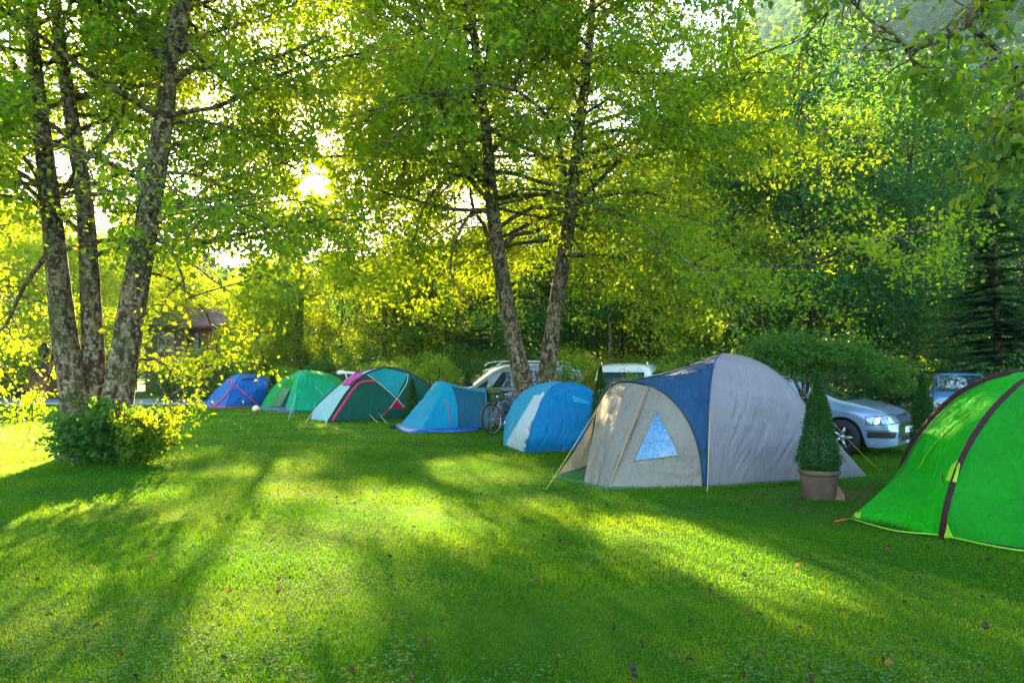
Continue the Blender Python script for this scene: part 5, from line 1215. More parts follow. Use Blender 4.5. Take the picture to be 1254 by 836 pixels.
# bushes behind the tents
bush('round_bush', (at(393, 29.5), 29.5, 0), 5200, (.64, .64, 1.3), .075, M_SHRUB, 'round clipped bush on a stem behind the jade tent', seed=9, lump=.05, shell=.8, z0=.65)
BG = 'low bushes behind the row of tents'
for k, (px, Y, n, size, leaf, m, lb) in enumerate([
    (466, 27.5, 4500, (.95, .7, 1.85), .08, M_BRIGHT, 'pale rounded bush left of the two behind the bottle green tent'),
    (492, 26.5, 4500, (.85, .7, 1.9), .08, M_BRIGHT, 'pale rounded bush right of the two behind the bottle green tent'),
    (535, 24.5, 3600, (.9, .7, 2.2), .07, M_LEAFY, 'twiggy yellow bush behind the turquoise tunnel tent'),
    (350, 31, 3800, (1.0, .7, 1.65), .08, M_BRIGHT, 'light green bush between the royal blue tent and the jade tent'),
    (252, 31.2, 5200, (1.5, .9, 2.6), .10, M_SHRUB, 'big leafy bush just left of the royal blue tent'),
    (212, 32.0, 4200, (1.1, .8, 2.0), .10, M_SHRUB, 'leafy bush beside the road right of the three stems'),
    (712, 18.9, 7500, (1.05, .55, 2.05), .065, M_BRIGHT, 'bright bush behind the azure tent'),
    (688, 27, 4200, (1.1, .8, 2.4), .09, M_LEAF, 'taller bush behind the bright one near the azure tent'),
    (815, 19.0, 3600, (.72, .6, 1.85), .065, M_BRIGHT, 'light bush between the white van and grey tent'),
    (775, 16.3, 2200, (.42, .35, 1.6), .05, M_BRIGHT, 'wispy shrub before the white van'),
    (855, 20.5, 4200, (1.2, .8, 2.2), .08, M_SHRUB, 'green bush hidden partly by the slate blue band'),
    (1247, 13.5, 3600, (.9, .7, 1.75), .06, M_SHRUB, 'bush at the right edge behind the lime tent'),
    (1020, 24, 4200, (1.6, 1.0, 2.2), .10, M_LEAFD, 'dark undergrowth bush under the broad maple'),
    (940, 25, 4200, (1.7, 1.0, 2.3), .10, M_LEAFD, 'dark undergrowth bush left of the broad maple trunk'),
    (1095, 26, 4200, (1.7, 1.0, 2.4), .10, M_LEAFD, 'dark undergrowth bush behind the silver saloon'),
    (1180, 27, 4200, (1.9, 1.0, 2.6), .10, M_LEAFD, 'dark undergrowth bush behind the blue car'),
    (620, 30, 4600, (1.9, 1.0, 2.3), .10, M_SHRUB, 'green undergrowth behind the silver van'),
    (770, 29, 4600, (1.7, 1.0, 2.2), .10, M_LEAFY, 'yellow green undergrowth behind the white van'),
    (560, 33, 4600, (2.0, 1.0, 2.6), .11, M_SHRUB, 'green undergrowth right of the turquoise tunnel tent, far back'),
    (430, 36, 4600, (2.2, 1.0, 2.6), .12, M_SHRUB, 'green undergrowth beyond the road behind the round bush'),
    (315, 37, 4600, (2.2, 1.0, 2.4), .12, M_BRIGHT, 'bright undergrowth beyond the road behind the royal blue tent'),
    (505, 37, 4600, (2.2, 1.0, 3.0), .12, M_LEAFY, 'yellow undergrowth beyond the road behind the pale bushes'),
    (370, 38, 4600, (2.0, 1.0, 2.8), .12, M_SHRUB, 'undergrowth beyond the road under the blue green spruce')]):
    bush('bush', (at(px, Y), Y, 0), n, size, leaf, m, lb, 'bush', seed=100 + k, group=BG, lump=.22, shell=.5)
# weeping bush over the silver saloon
def weeping():
    rg = np.random.default_rng(55); t = empty('weeping_bush', (5.2, 12.15, 0), 'wide bush drooping over the bonnet of the silver saloon', 'bush')
    Vs, Fs, vs, n0 = [], [], [], 0
    for cx_, cy_, cz, sx, sy, h, n in ((5.15, 12.3, 1.35, .9, .5, .95, 5200), (5.95, 12.3, 1.52, .80, .5, .62, 4200), (6.62, 12.25, 1.30, .60, .4, .46, 2400), (7.02, 12.3, 1.10, .36, .3, .34, 900), (4.6, 12.4, 1.5, .6, .4, .7, 2200)):
        V, Fc, var = bush_arrays(rg, n, (sx, sy, h), .05, shell=.3, lump=.3); Vs.append(V + np.array([cx_, cy_, cz])); Fs.append(Fc + n0); n0 += len(V); vs.append(var)
    mobj('foliage', np.concatenate(Vs), np.concatenate(Fs), M_SHRUB, t, smooth=False, var=np.concatenate(vs))
    mb = MB()
    for e in ((4.8, 12.3, 1.9), (5.5, 12.3, 1.9), (6.2, 12.3, 1.75), (6.8, 12.3, 1.4), (5.2, 12.2, 2.1)):
        mb.tube(smooth_path([(5.2, 12.2, -.05), (5.22, 12.2, .9), ((5.2 + e[0]) / 2, 12.25, 1.5), e], 12), np.linspace(.05, .012, 12), 6)
    mb.build('trunk', M_BARK2, t)
weeping()
# hedge beyond the road, and a rounded tree-like bush at the far left
def hedge(x0, x1, Y, h, d, label, seed, mat=M_LEAFD):
    rg = np.random.default_rng(seed); t = empty('hedge', ((x0 + x1) / 2, Y, 0), label, 'hedge'); n = int((x1 - x0) * h * 900)
    f = rg.random(n); C = np.stack([rg.uniform(x0, x1, n), Y + rg.uniform(-d / 2, d / 2, n), rg.uniform(0, h, n)], 1)
    k = f < .55; C[k, 1] = Y - d / 2 + rg.normal(0, .05, k.sum()); k = (f > .55) & (f < .8); C[k, 2] = h + rg.normal(0, .06, k.sum())
    C[:, 2] += .1 * np.sin(C[:, 0] * 1.3); A = rand_unit(rg, n); N = rand_unit(rg, n) * .8 + np.array([0, -.7, .5]); L = .12 * rg.uniform(.6, 1.3, n)
    V, Fc, q = leaf_arrays(C, A, N, L, L * .6); mobj('foliage', V, Fc, mat, t, smooth=False, var=rg.random(n))
    m = MB(); m.box(((x0 + x1) / 2, Y, h * .46), (x1 - x0 - .2, d * .5, h * .9)); m.build('branch_core', M_BARK2, t, smooth=False)
hedge(-36, -21.5, 38.5, 2.1, 1.2, 'dark green hedge beyond the road at the left edge', 61)
bush('bush', (at(-8, 34.5), 34.5, 0), 4500, (1.9, 1.2, 4.2), .12, M_BRIGHT, 'big yellow green bush cut by the left edge, by the brick pillar', 'bush', seed=140, lump=.15)

# ------------------------------------------------------------------ left background: pillar, bench, house
M_BRICK = simple('brick', (.24, .075, .05), .9, var=.35, scale=14, bump=.4, bscale=40)
def brickmat():
    m, nt, out = newmat('brick_wall'); L = nt.links; tc = nt.nodes.new('ShaderNodeTexCoord')
    b = nt.nodes.new('ShaderNodeTexBrick'); mp = nt.nodes.new('ShaderNodeMapping'); mp.inputs['Rotation'].default_value = (R(90), 0, 0); L.new(tc.outputs['Object'], mp.inputs[0]); L.new(mp.outputs[0], b.inputs['Vector'])
    b.inputs['Color1'].default_value = (.26, .08, .05, 1); b.inputs['Color2'].default_value = (.18, .06, .045, 1); b.inputs['Mortar'].default_value = (.3, .26, .22, 1); b.inputs['Scale'].default_value = 4.0; b.inputs['Mortar Size'].default_value = .012
    p = nt.nodes.new('ShaderNodeBsdfPrincipled'); L.new(b.outputs['Color'], p.inputs['Base Color']); p.inputs['Roughness'].default_value = .9; L.new(p.outputs[0], out.inputs['Surface']); return m
M_BW = brickmat(); M_SLATE = simple('slate_cap', (.05, .05, .06), .7, bump=.2); M_IRON = simple('iron', (.02, .02, .022), .5)
Y = 33.8; x = at(25, Y) ; t = empty('gate_pillar', (x, Y + 1.7, 0), 'brick gate pillar with dark stepped cap at the left edge', 'pillar')
mb = MB(); mb.box((0, 0, .62), (.95, .95, 1.26), bev=.01); mb.build('shaft', M_BW, t, smooth=False, local=True)
mb = MB(); mb.box((0, 0, 1.31), (1.15, 1.15, .12), bev=.02); mb.box((0, 0, 1.42), (1.02, 1.02, .10), bev=.02); mb.build('band', M_BRICK, t, smooth=False, local=True)
mb = MB(); mb.lathe([(.62, 1.475), (.60, 1.52), (.34, 1.78), (.30, 1.86), (.001, 2.02)], n=4); mb.build('cap', M_SLATE, t, smooth=False, local=True)
mb = MB(); mb.lathe([(.12, 1.95), (.14, 2.2), (.24, 2.26), (.27, 2.6), (.12, 2.8), (.03, 2.92), (.001, 2.95)], n=8); mb.build('lantern', M_IRON, t, smooth=False, local=True)
# bench
Y = 20.9; t = empty('bench', (at(2, Y), Y, 0), 'low dark slatted bench standing on the lawn at the left edge', 'bench')
M_DWOOD = simple('dark_wood', (.045, .035, .03), .6, var=.3, scale=6)
mb = MB(); [mb.box((0, -.14 + .095 * k, .345), (1.15, .085, .03), bev=.006) for k in range(4)]; mb.build('seat', M_DWOOD, t, smooth=False, local=True)
for sx in (-.42, .5):
    mb = MB(); mb.tube([(sx, 0, -.02), (sx, 0, .33)], .022, 8); mb.box((sx, 0, .32), (.04, .36, .02)); mb.box((sx, 0, .008), (.05, .3, .016)); mb.build('leg', M_IRON, t, smooth=False, local=True)
# house
def house():
    Y = 46.0; xc = at(226, Y); t = empty('timber_house', (xc, Y + 3, 0), 'brown timber house with pale framed windows half hidden by leaves', 'house')
    def planks(name, c1, c2, sc):
        m, nt, out = newmat(name); L = nt.links; tc = nt.nodes.new('ShaderNodeTexCoord'); w = nd(nt, 'ShaderNodeTexWave', Scale=sc, Distortion=.4); w.bands_direction = 'X'; L.new(tc.outputs['Object'], w.inputs['Vector'])
        p = nt.nodes.new('ShaderNodeBsdfPrincipled'); L.new(ramp(nt, [(0.0, c1), (.12, c2), (1, c2)], w.outputs['Fac']), p.inputs['Base Color']); p.inputs['Roughness'].default_value = .8; L.new(p.outputs[0], out.inputs['Surface']); return m
    grey = planks('weathered_planks', (.04, .022, .016, 1), (.20, .10, .07, 1), 2.0); red = planks('red_timber', (.06, .02, .01, 1), (.50, .15, .05, 1), 2.0)
    W, Dp, H = 4.6, 6.0, 4.4; x0 = -2.6
    mb = MB(); mb.box((x0 + 1.35, 0, H / 2), (2.7, Dp, H)); mb.build('wall', grey, t, smooth=False, local=True)
    mb = MB(); mb.box((x0 + 3.75, .35, H / 2), (2.1, Dp - .7, H - .01)); mb.build('wall', red, t, smooth=False, local=True)
    M_ROOF = simple('roof_tile', (.15, .06, .045), .8, var=.25, scale=8, bump=.4, bscale=30)
    mb = MB(); rx0, rx1 = x0 - .5, x0 + 5.4; ey, ry = H - .15, 5.75
    for s in (-1, 1):
        a = [(rx0, s * (Dp / 2 + .8), ey), (rx1, s * (Dp / 2 + .8), ey), (rx1, 0, ry), (rx0, 0, ry)]; mb.add(a + [(p[0], p[1], p[2] + .16) for p in a], [(0, 1, 2, 3), (7, 6, 5, 4), (0, 4, 5, 1), (1, 5, 6, 2), (3, 7, 4, 0)])
    mb.build('roof', M_ROOF, t, smooth=False, local=True)
    for xx in (x0 + .02, x0 + 4.78):
        g = MB(); g.add([(xx, -Dp / 2, H - .02), (xx, Dp / 2, H - .02), (xx, 0, ry - .03), (xx + .04, -Dp / 2, H - .02), (xx + .04, Dp / 2, H - .02), (xx + .04, 0, ry - .03)], [(0, 1, 2), (5, 4, 3), (0, 3, 4, 1), (1, 4, 5, 2), (2, 5, 3, 0)]); g.build('gable', red, t, smooth=False, local=True)
    M_FR = simple('pale_frame', (.5, .45, .33), .6); M_GL = simple('window_glass', (.10, .11, .10), .08, spec=.8, coat=.5); 
    def win(x, z, w, h, y):
        m = MB(); 
        for dx, dz, a, b in ((0, h / 2, w + .1, .08), (0, -h / 2, w + .1, .08), (-w / 2, 0, .08, h - .08), (w / 2, 0, .08, h - .08), (0, 0, .05, h - .08)): m.box((x + dx, y - .03, z + dz), (a, .09, b))
        f = m.build('window', M_FR, t, smooth=False, local=True); g = MB(); g.box((x, y - .012, z), (w - .08, .03, h - .08)); g.build('pane', M_GL, f, smooth=False, local=True)
    win(x0 + 1.35, 3.3, 1.0, 1.25, -Dp / 2); win(x0 + 3.2, 3.4, .5, 1.1, -Dp / 2 + .7); win(x0 + 1.35, 1.2, 1.0, 1.2, -Dp / 2)
    m = MB()
    for px_ in (x0 + 2.85, x0 + 4.65): m.box((px_, -Dp / 2 - .35, 2.1), (.2, .2, 4.2))
    m.box((x0 + 3.75, -Dp / 2 - .35, 4.28), (2.2, .2, .18)); m.build('porch_frame', red, t, smooth=False, local=True)
house()

# ------------------------------------------------------------------ ball
def ballmat():
    m, nt, out = newmat('ball_panels'); L = nt.links; tc = nt.nodes.new('ShaderNodeTexCoord')
    v = nd(nt, 'ShaderNodeTexVoronoi', Scale=8.0); v.feature = 'F1'; L.new(tc.outputs['Object'], v.inputs['Vector'])
    sp = nt.nodes.new('ShaderNodeSeparateColor'); L.new(v.outputs['Color'], sp.inputs[0])
    p = nt.nodes.new('ShaderNodeBsdfPrincipled'); L.new(ramp(nt, [(0, (.75, .7, .62)), (.40, (.75, .7, .62)), (.43, (.75, .16, .04)), (1, (.75, .16, .04))], sp.outputs[0]), p.inputs['Base Color']); p.inputs['Roughness'].default_value = .4; L.new(p.outputs[0], out.inputs['Surface']); return m
bm = bmesh.new(); bmesh.ops.create_icosphere(bm, subdivisions=4, radius=.135)
for v in bm.verts: v.co += v.co.normalized() * (.0025 * math.copysign(1, math.sin(v.co.x * 50)) * 0)
me = bpy.data.meshes.new('ball'); bm.to_mesh(me); bm.free(); [setattr(p, 'use_smooth', True) for p in me.polygons]; me.materials.append(ballmat())
o = bpy.data.objects.new('ball', me); COL.objects.link(o); g = G(313.5, 505.5); o.location = (g.x, g.y, .135); tag(o, 'orange and white ball on the grass between the royal blue and jade tents', 'ball')
# dark bag at the tunnel tent's nose
mb = MB(); mb.box((0, 0, .06), (.24, .16, .12), bev=.05); bo = mb.build('stuff_sack', M_BLACK, local=True); g = G(481, 525); bo.location = (g.x, g.y, 0); bo.rotation_euler = (0, 0, .3); tag(bo, 'small black sack at the pegged nose of the turquoise tunnel tent', 'bag')
# stone planter with a clipped ball by the tree
M_STONE = simple('stone_trough', (.25, .23, .19), .9, var=.25, scale=9, bump=.4)
t = empty('planter', (at(604.5, 18.9), 18.9, 0), 'stone planter holding a small clipped green ball, left of the bicycle', 'planter')
mb = MB(); mb.box((0, 0, .30), (.55, .45, .60), bev=.02); mb.box((0, 0, .625), (.62, .52, .06), bev=.015); mb.build('trough', M_STONE, t, smooth=False, local=True)
V, Fc, var = bush_arrays(np.random.default_rng(8), 2600, (.30, .26, .42), .035, shell=.8, lump=.03); V[:, 2] += .62; mobj('foliage', V, Fc, M_BRIGHT, t, smooth=False, var=var, local=True)

# ------------------------------------------------------------------ cars
M_RUB = simple('tyre_rubber', (.015, .015, .016), .8, bump=.2, bscale=80); M_RIM = simple('alloy', (.5, .5, .52), .3, .9)
M_TRIM = simple('black_plastic', (.018, .018, .02), .5); M_CHROME = simple('chrome', (.7, .7, .72), .12, 1.0, var=.02)
def paint(name, c, metal=.55): return simple(name, c, .28, metal, var=.02, scale=3, coat=1.0)
M_GLASS = simple('car_glass', (.012, .03, .035), .03, spec=1.0, coat=1.0, var=.02); M_LAMP = simple('lamp_glass', (.22, .30, .36), .05, .2, var=.6, scale=22, spec=.9, coat=1.0)
M_REDL = simple('red_lamp', (.5, .01, .01), .15, coat=1.0); M_PLATE = simple('number_plate', (.75, .75, .72), .5, var=.03)
def car(name, loc, rz, prof, mat, label, cat='car'):
    L_, W = prof['L'], prof['W']; t = empty(name, (loc[0], loc[1], 0), label, cat, None, rz)
    hx = L_ / 2; xs = np.unique(np.concatenate([np.linspace(-hx, hx, 70), hx - np.array([.02, .06, .12, .2]), -hx + np.array([.02, .06, .12, .2])]))
    ip = lambda k, x: np.interp(x, [a for a, b in prof[k]], [b for a, b in prof[k]])
    sm = lambda k, x: (ip(k, x - .09) + ip(k, x) * 2 + ip(k, x + .09)) / 4
    wr_ = prof['wheel_r']; ax = prof['axles']; secs = []
    for x in xs:
        e = min(hx - x, x + hx); tf = np.clip(e / .55, 0, 1); w = W / 2 * (.80 + .20 * (1 - (1 - tf) ** 2.4)) * (1 - .12 * np.exp(-e / .05))
        zt = sm('top', x); zs = min(sm('belt', x), zt - .015); zb = ip('bottom', x)
        for a in ax:
            q = (wr_ * 1.14) ** 2 - (x - a) ** 2
            if q > 0: zb = max(zb, wr_ + math.sqrt(q))
        cab = np.clip((zt - zs - .05) / .25, 0, 1)
        we = w * (1 - .045) ; wr = we * (1 - cab * prof['tumble']) ; zr = zs + (zt - zs) * (.45 + .34 * cab)
        zb = min(zb, zs - .06)
        pts = [(w * .965, zb), (w * .985, zb + (zs - zb) * .12), (w * .975, zb + (zs - zb) * .3), (w * 1.0, zb + (zs - zb) * .55), (w * .995, zb + (zs - zb) * .78), (w * .975, zs - .025), (we, zs),
               (we * .35 + wr * .65, zs + (zr - zs) * .62), (wr, zr), (wr * .93, zr + (zt - zr) * .62), (wr * .75, zt - (zt - zr) * .12), (wr * .4, zt), (0, zt + .004)]
        secs.append([(x, y, z) for y, z in pts] + [(x, -y, z) for y, z in pts[-2::-1]])
    n = len(secs[0]); V = [p for s in secs for p in s]; Fc = [(i * n + j, (i + 1) * n + j, (i + 1) * n + j + 1, i * n + j + 1) for i in range(len(secs) - 1) for j in range(n - 1)]
    Fc += [tuple(range(n - 1, -1, -1)), tuple(range((len(secs) - 1) * n, len(secs) * n))]
    bw = mobj('body', V, Fc, mat, t, local=True)
    bv = BVHTree.FromPolygons(V, Fc)
    def dec(nm, m, poly, d, parent=t, off=.006, n=10):
        """poly = 4 corners (u, z): u along the horizontal axis across the view direction d"""
        d = Vector(d).normalized(); u = Vector((-d.y, d.x, 0)).normalized(); q = [np.array(c, float) for c in poly]; P_ = []
        for i in range(n):
            for j in range(n):
                a, b = i / (n - 1), j / (n - 1); c = (q[0] * (1 - a) + q[1] * a) * (1 - b) + (q[3] * (1 - a) + q[2] * a) * b
                o = u * c[0] + Vector((0, 0, c[1])) - d * 6; h = bv.ray_cast(o, d)
                if h[0] is None: h = bv.find_nearest(o + d * 5.0)
                nn = h[1] if h[1].dot(d) < 0 else -h[1]; p = h[0] + nn * off; P_.append(tuple(p))
        i = np.arange(n - 1)[:, None] * n + np.arange(n - 1)[None, :]
        return mobj(nm, P_, np.stack([i, i + 1, i + n + 1, i + n], -1).reshape(-1, 4), m, parent, local=True)
    prof['details'](dec, t, bw)
    # wheels
    wl = []
    for a in ax:
        for s in (-1, 1):
            yo = s * (W / 2 - .115); m = MB(); r = wr_; w2 = .1
            m.lathe([(r * .62, -w2), (r * .9, -w2), (r * .98, -w2 * .7), (r, -w2 * .4), (r, w2 * .4), (r * .98, w2 * .7), (r * .9, w2), (r * .62, w2), (r * .6, 0), (r * .62, -w2)], (a, yo, r), 28, 'Y'); ty = m.build('wheel', M_RUB, t, local=True)
            m = MB(); f = yo + s * w2 * .55; m.lathe([(r * .62, f + s * .04), (r * .58, f + s * .02), (r * .54, f - s * .03)], (a, 0, r), 28, 'Y')
            for k in range(5):
                an = k * 2 * math.pi / 5; m.tube([(a + math.cos(an) * .04, f + s * .012, r + math.sin(an) * .04), (a + math.cos(an) * r * .6, f + s * .02, r + math.sin(an) * r * .6)], [.035, .026], 6)
            m.lathe([(.06, f + s * .02), (.05, f + s * .035), (.001, f + s * .035)], (a, 0, r), 14, 'Y'); m.build('rim', M_RIM, ty, local=True)
            m = MB(); m.lathe([(r * .56, f - s * .05), (.001, f - s * .05)], (a, 0, r), 20, 'Y'); m.build('brake_disc', M_TRIM, ty, local=True)
    m = MB(); m.box((0, 0, .40), (L_ * .86, W * .80, .34)); m.build('underbody', M_TRIM, t, smooth=False, local=True)
    return t
def saloon_details(front_writing=False):
    def f(dec, t, body):
        for s in (-1, 1):
            d = (0, -s, 0); q = lambda pts: [(x * s, z) for x, z in pts]   # view from the side
            dec('side_window', M_GLASS, q([(-.35, .98), (.70, .95), (.38, 1.26), (-.28, 1.33)]), d)
            dec('side_window', M_GLASS, q([(-1.25, 1.0), (-.42, .98), (-.35, 1.33), (-1.05, 1.27)]), d)
            dec('door_seam', M_TRIM, q([(-.405, .30), (-.395, .30), (-.395, .95), (-.405, .95)]), d, off=.003); dec('door_seam', M_TRIM, q([(.82, .30), (.83, .30), (.80, .92), (.79, .92)]), d, off=.003)
            dec('door_seam', M_TRIM, q([(-1.30, .45), (-1.29, .45), (-1.31, .95), (-1.32, .95)]), d, off=.003)
            dec('sill', M_TRIM, q([(-.95, .20), (1.0, .20), (1.0, .26), (-.95, .26)]), d, off=.004)
            dec('door_handle', M_CHROME, q([(-.30, .80), (-.12, .80), (-.12, .83), (-.30, .83)]), d, off=.02, n=4)
            b = MB(); b.box((.62, -s * -.0 + (-s) * -1 * .0 + s * .98, 1.0), (.12, .2, .13), bev=.04); b.build('mirror', body.data.materials[0], t, local=True)
            dd = Vector((-1, -s * .75, 0)); 
            # headlight wraps round the corner
            u0 = Vector((-dd.normalized().y, dd.normalized().x, 0)); c = Vector((1.98, s * .68, 0)); uc = c.dot(u0)
            sg = 1 if s > 0 else -1
            dec('headlight', M_LAMP, [(uc - sg * .27, .575), (uc + sg * .32, .62), (uc + sg * .30, .755), (uc - sg * .27, .715)], dd, off=.010)
            dec('headlight_rim', M_TRIM, [(uc - sg * .28, .565), (uc + sg * .335, .61), (uc + sg * .315, .765), (uc - sg * .28, .725)], dd, off=.006)
            for q0, q1 in ((-.16, -.09), (.03, .09)): dec('headlight_bulb', M_CHROME, [(uc + sg * q0, .61), (uc + sg * q1, .62), (uc + sg * q1, .71), (uc + sg * q0, .70)], dd, off=.014, n=6)
            dec('fog_lamp_grille', M_TRIM, [(uc - sg * .26, .34), (uc + sg * .12, .35), (uc + sg * .16, .46), (uc - sg * .26, .45)], dd, off=.008)
            dec('bumper_trim', M_CHROME, [(uc - sg * .28, .465), (uc + sg * .18, .47), (uc + sg * .18, .485), (uc - sg * .28, .48)], dd, off=.012, n=8)
        dec('windscreen', M_GLASS, [(-.68, .985), (.68, .985), (.55, 1.385), (-.55, 1.385)], (-1, 0, 0), n=18)
        dec('rear_window', M_GLASS, [(-.60, 1.02), (.60, 1.02), (.5, 1.32), (-.5, 1.32)], (1, 0, 0), n=14)
        for k in range(4): dec('grille_bar', M_TRIM, [(-.46, .575 + k * .036), (.46, .575 + k * .036), (.46, .60 + k * .036), (-.46, .60 + k * .036)], (-1, 0, 0), off=.007, n=8)
        dec('grille_surround', M_CHROME, [(-.48, .555), (.48, .555), (.48, .568), (-.48, .568)], (-1, 0, 0), off=.012, n=8); dec('grille_surround', M_CHROME, [(-.48, .715), (.48, .715), (.48, .73), (-.48, .73)], (-1, 0, 0), off=.012, n=8)
        dec('air_intake', M_TRIM, [(-.42, .28), (.42, .28), (.46, .38), (-.46, .38)], (-1, 0, 0), off=.007, n=8)
        dec('number_plate', M_PLATE, [(-.26, .42), (.26, .42), (.26, .53), (-.26, .53)], (-1, 0, 0), off=.02, n=4)
        for s in (-1, 1): dec('rear_lamp', M_REDL, [(s * .42, .72), (s * .74, .72), (s * .74, .88), (s * .42, .86)], (1, 0, 0), off=.008)
    return f
SALOON = dict(L=4.5, W=1.78, wheel_r=.325, axles=(-1.30, 1.36), tumble=.20, details=saloon_details(),
    top=[(-2.25, .70), (-2.18, .98), (-1.75, 1.06), (-1.6, 1.08), (-.85, 1.40), (-.2, 1.465), (.25, 1.44), (.55, 1.32), (1.25, 1.01), (1.5, .965), (2.0, .84), (2.17, .70), (2.25, .56)],
    belt=[(-2.25, .66), (-2.1, .88), (-1.4, .95), (0, .93), (1.0, .90), (1.6, .84), (2.05, .72), (2.25, .50)], bottom=[(-2.25, .34), (-2.0, .22), (-1, .18), (1, .18), (2.0, .17), (2.25, .22)])
def mpv_details(rack=True):
    def f(dec, t, body):
        for s in (-1, 1):
            d = (0, -s, 0); q = lambda pts: [(x * s, z) for x, z in pts]
            dec('side_window', M_GLASS, q([(.02, 1.02), (1.0, 1.02), (.62, 1.46), (.06, 1.52)]), d); dec('side_window', M_GLASS, q([(-1.05, 1.03), (-.06, 1.02), (-.03, 1.52), (-1.0, 1.52)]), d)
            dec('side_window', M_GLASS, q([(-2.0, 1.08), (-1.15, 1.04), (-1.1, 1.51), (-1.85, 1.46)]), d); dec('side_window', M_GLASS, q([(1.10, 1.02), (1.45, 1.01), (1.12, 1.22), (1.08, 1.24)]), d, n=6)
            for xx in (-1.10, -.02, 1.05): dec('door_seam', M_TRIM, q([(xx - .006, .36), (xx + .006, .36), (xx + .006, 1.0), (xx - .006, 1.0)]), d, off=.003)
            for xx in (-.18, .85): dec('door_handle', M_CHROME, q([(xx - .18, .88), (xx, .88), (xx, .91), (xx - .18, .91)]), d, off=.02, n=4)
            dec('sill', M_TRIM, q([(-1.0, .24), (1.05, .24), (1.05, .32), (-1.0, .32)]), d, off=.004)
            b = MB(); b.box((1.12, s * 1.0, 1.06), (.12, .22, .17), bev=.05); b.build('mirror', body.data.materials[0], t, local=True)
            b = MB(); b.tube(smooth_path([(-1.8, s * .60, 1.68), (-1.6, s * .61, 1.76), (0, s * .62, 1.80), (.55, s * .60, 1.76), (.75, s * .59, 1.66)], 20), .018, 7); b.build('roof_rail', M_CHROME, t, local=True)
            dd = Vector((-1, -s * .75, 0)).normalized(); u0 = Vector((-dd.y, dd.x, 0)); uc = Vector((2.05, s * .68, 0)).dot(u0); sg = s
            dec('headlight', M_LAMP, [(uc - sg * .2, .66), (uc + sg * .22, .70), (uc + sg * .22, .84), (uc - sg * .2, .80)], dd, off=.008)
            dec('rear_lamp', M_REDL, [(s * .60, .85), (s * .82, .85), (s * .80, 1.25), (s * .66, 1.25)], (1, 0, 0), off=.008)
        dec('windscreen', M_GLASS, [(-.72, 1.04), (.72, 1.04), (.58, 1.50), (-.58, 1.50)], (-1, 0, 0), n=14); dec('rear_window', M_GLASS, [(-.62, 1.08), (.62, 1.08), (.55, 1.48), (-.55, 1.48)], (1, 0, 0), n=10)
        dec('grille', M_TRIM, [(-.42, .62), (.42, .62), (.45, .74), (-.45, .74)], (-1, 0, 0), off=.008); dec('number_plate', M_PLATE, [(-.26, .44), (.26, .44), (.26, .55), (-.26, .55)], (-1, 0, 0), off=.02, n=4)
        dec('number_plate', M_PLATE, [(-.26, .70), (.26, .70), (.26, .81), (-.26, .81)], (1, 0, 0), off=.02, n=4)
    return f
MPV = dict(L=4.62, W=1.81, wheel_r=.33, axles=(-1.42, 1.42), tumble=.17, details=mpv_details(),
    top=[(-2.31, .9), (-2.27, 1.15), (-2.0, 1.62), (-1.6, 1.71), (-.3, 1.74), (.4, 1.70), (.8, 1.56), (1.5, 1.10), (1.7, 1.02), (2.1, .86), (2.25, .70), (2.31, .56)],
    belt=[(-2.31, .85), (-2.1, 1.0), (0, .98), (1.3, .96), (1.8, .90), (2.1, .76), (2.31, .52)], bottom=[(-2.31, .38), (-2.0, .26), (-1, .22), (1, .22), (2.0, .24), (2.31, .32)])
# silver saloon on the right: heading towards the camera and to the right
hd = R(-43); h = Vector((math.cos(hd), math.sin(hd))); n_ = Vector((math.sin(hd), -math.cos(hd)))
C1 = Vector((6.72, 12.10)); ctr = C1 - h * 2.2 - n_ * .80
car('parked_car', ctr, hd, SALOON, paint('silver_paint', (.24, .34, .47), .3), 'silver saloon car with its nose beside the grey tent')
hd = R(-116); car('parked_car', (at(1174, 19.0), 19.0), hd, dict(SALOON, tumble=.30), paint('light_blue_paint', (.10, .30, .60)), 'pale blue car facing the camera behind the lime green tent')
hd = R(180 - 38); car('parked_van', (.05, 21.2), R(180 + 20), MPV, paint('silver_grey_paint', (.34, .37, .42)), 'silver people carrier with roof rails behind the middle tree', 'van')
car('parked_van', (at(776, 19.8), 19.8), R(72), MPV, paint('white_paint', (.75, .77, .8), .1), 'white van with roof rails behind the azure tent', 'van')
car('parked_car', (at(413, 31.5), 31.5), R(200), SALOON, paint('off_white_paint', (.7, .72, .74), .1), 'white car glimpsed between the jade and bottle green tents')

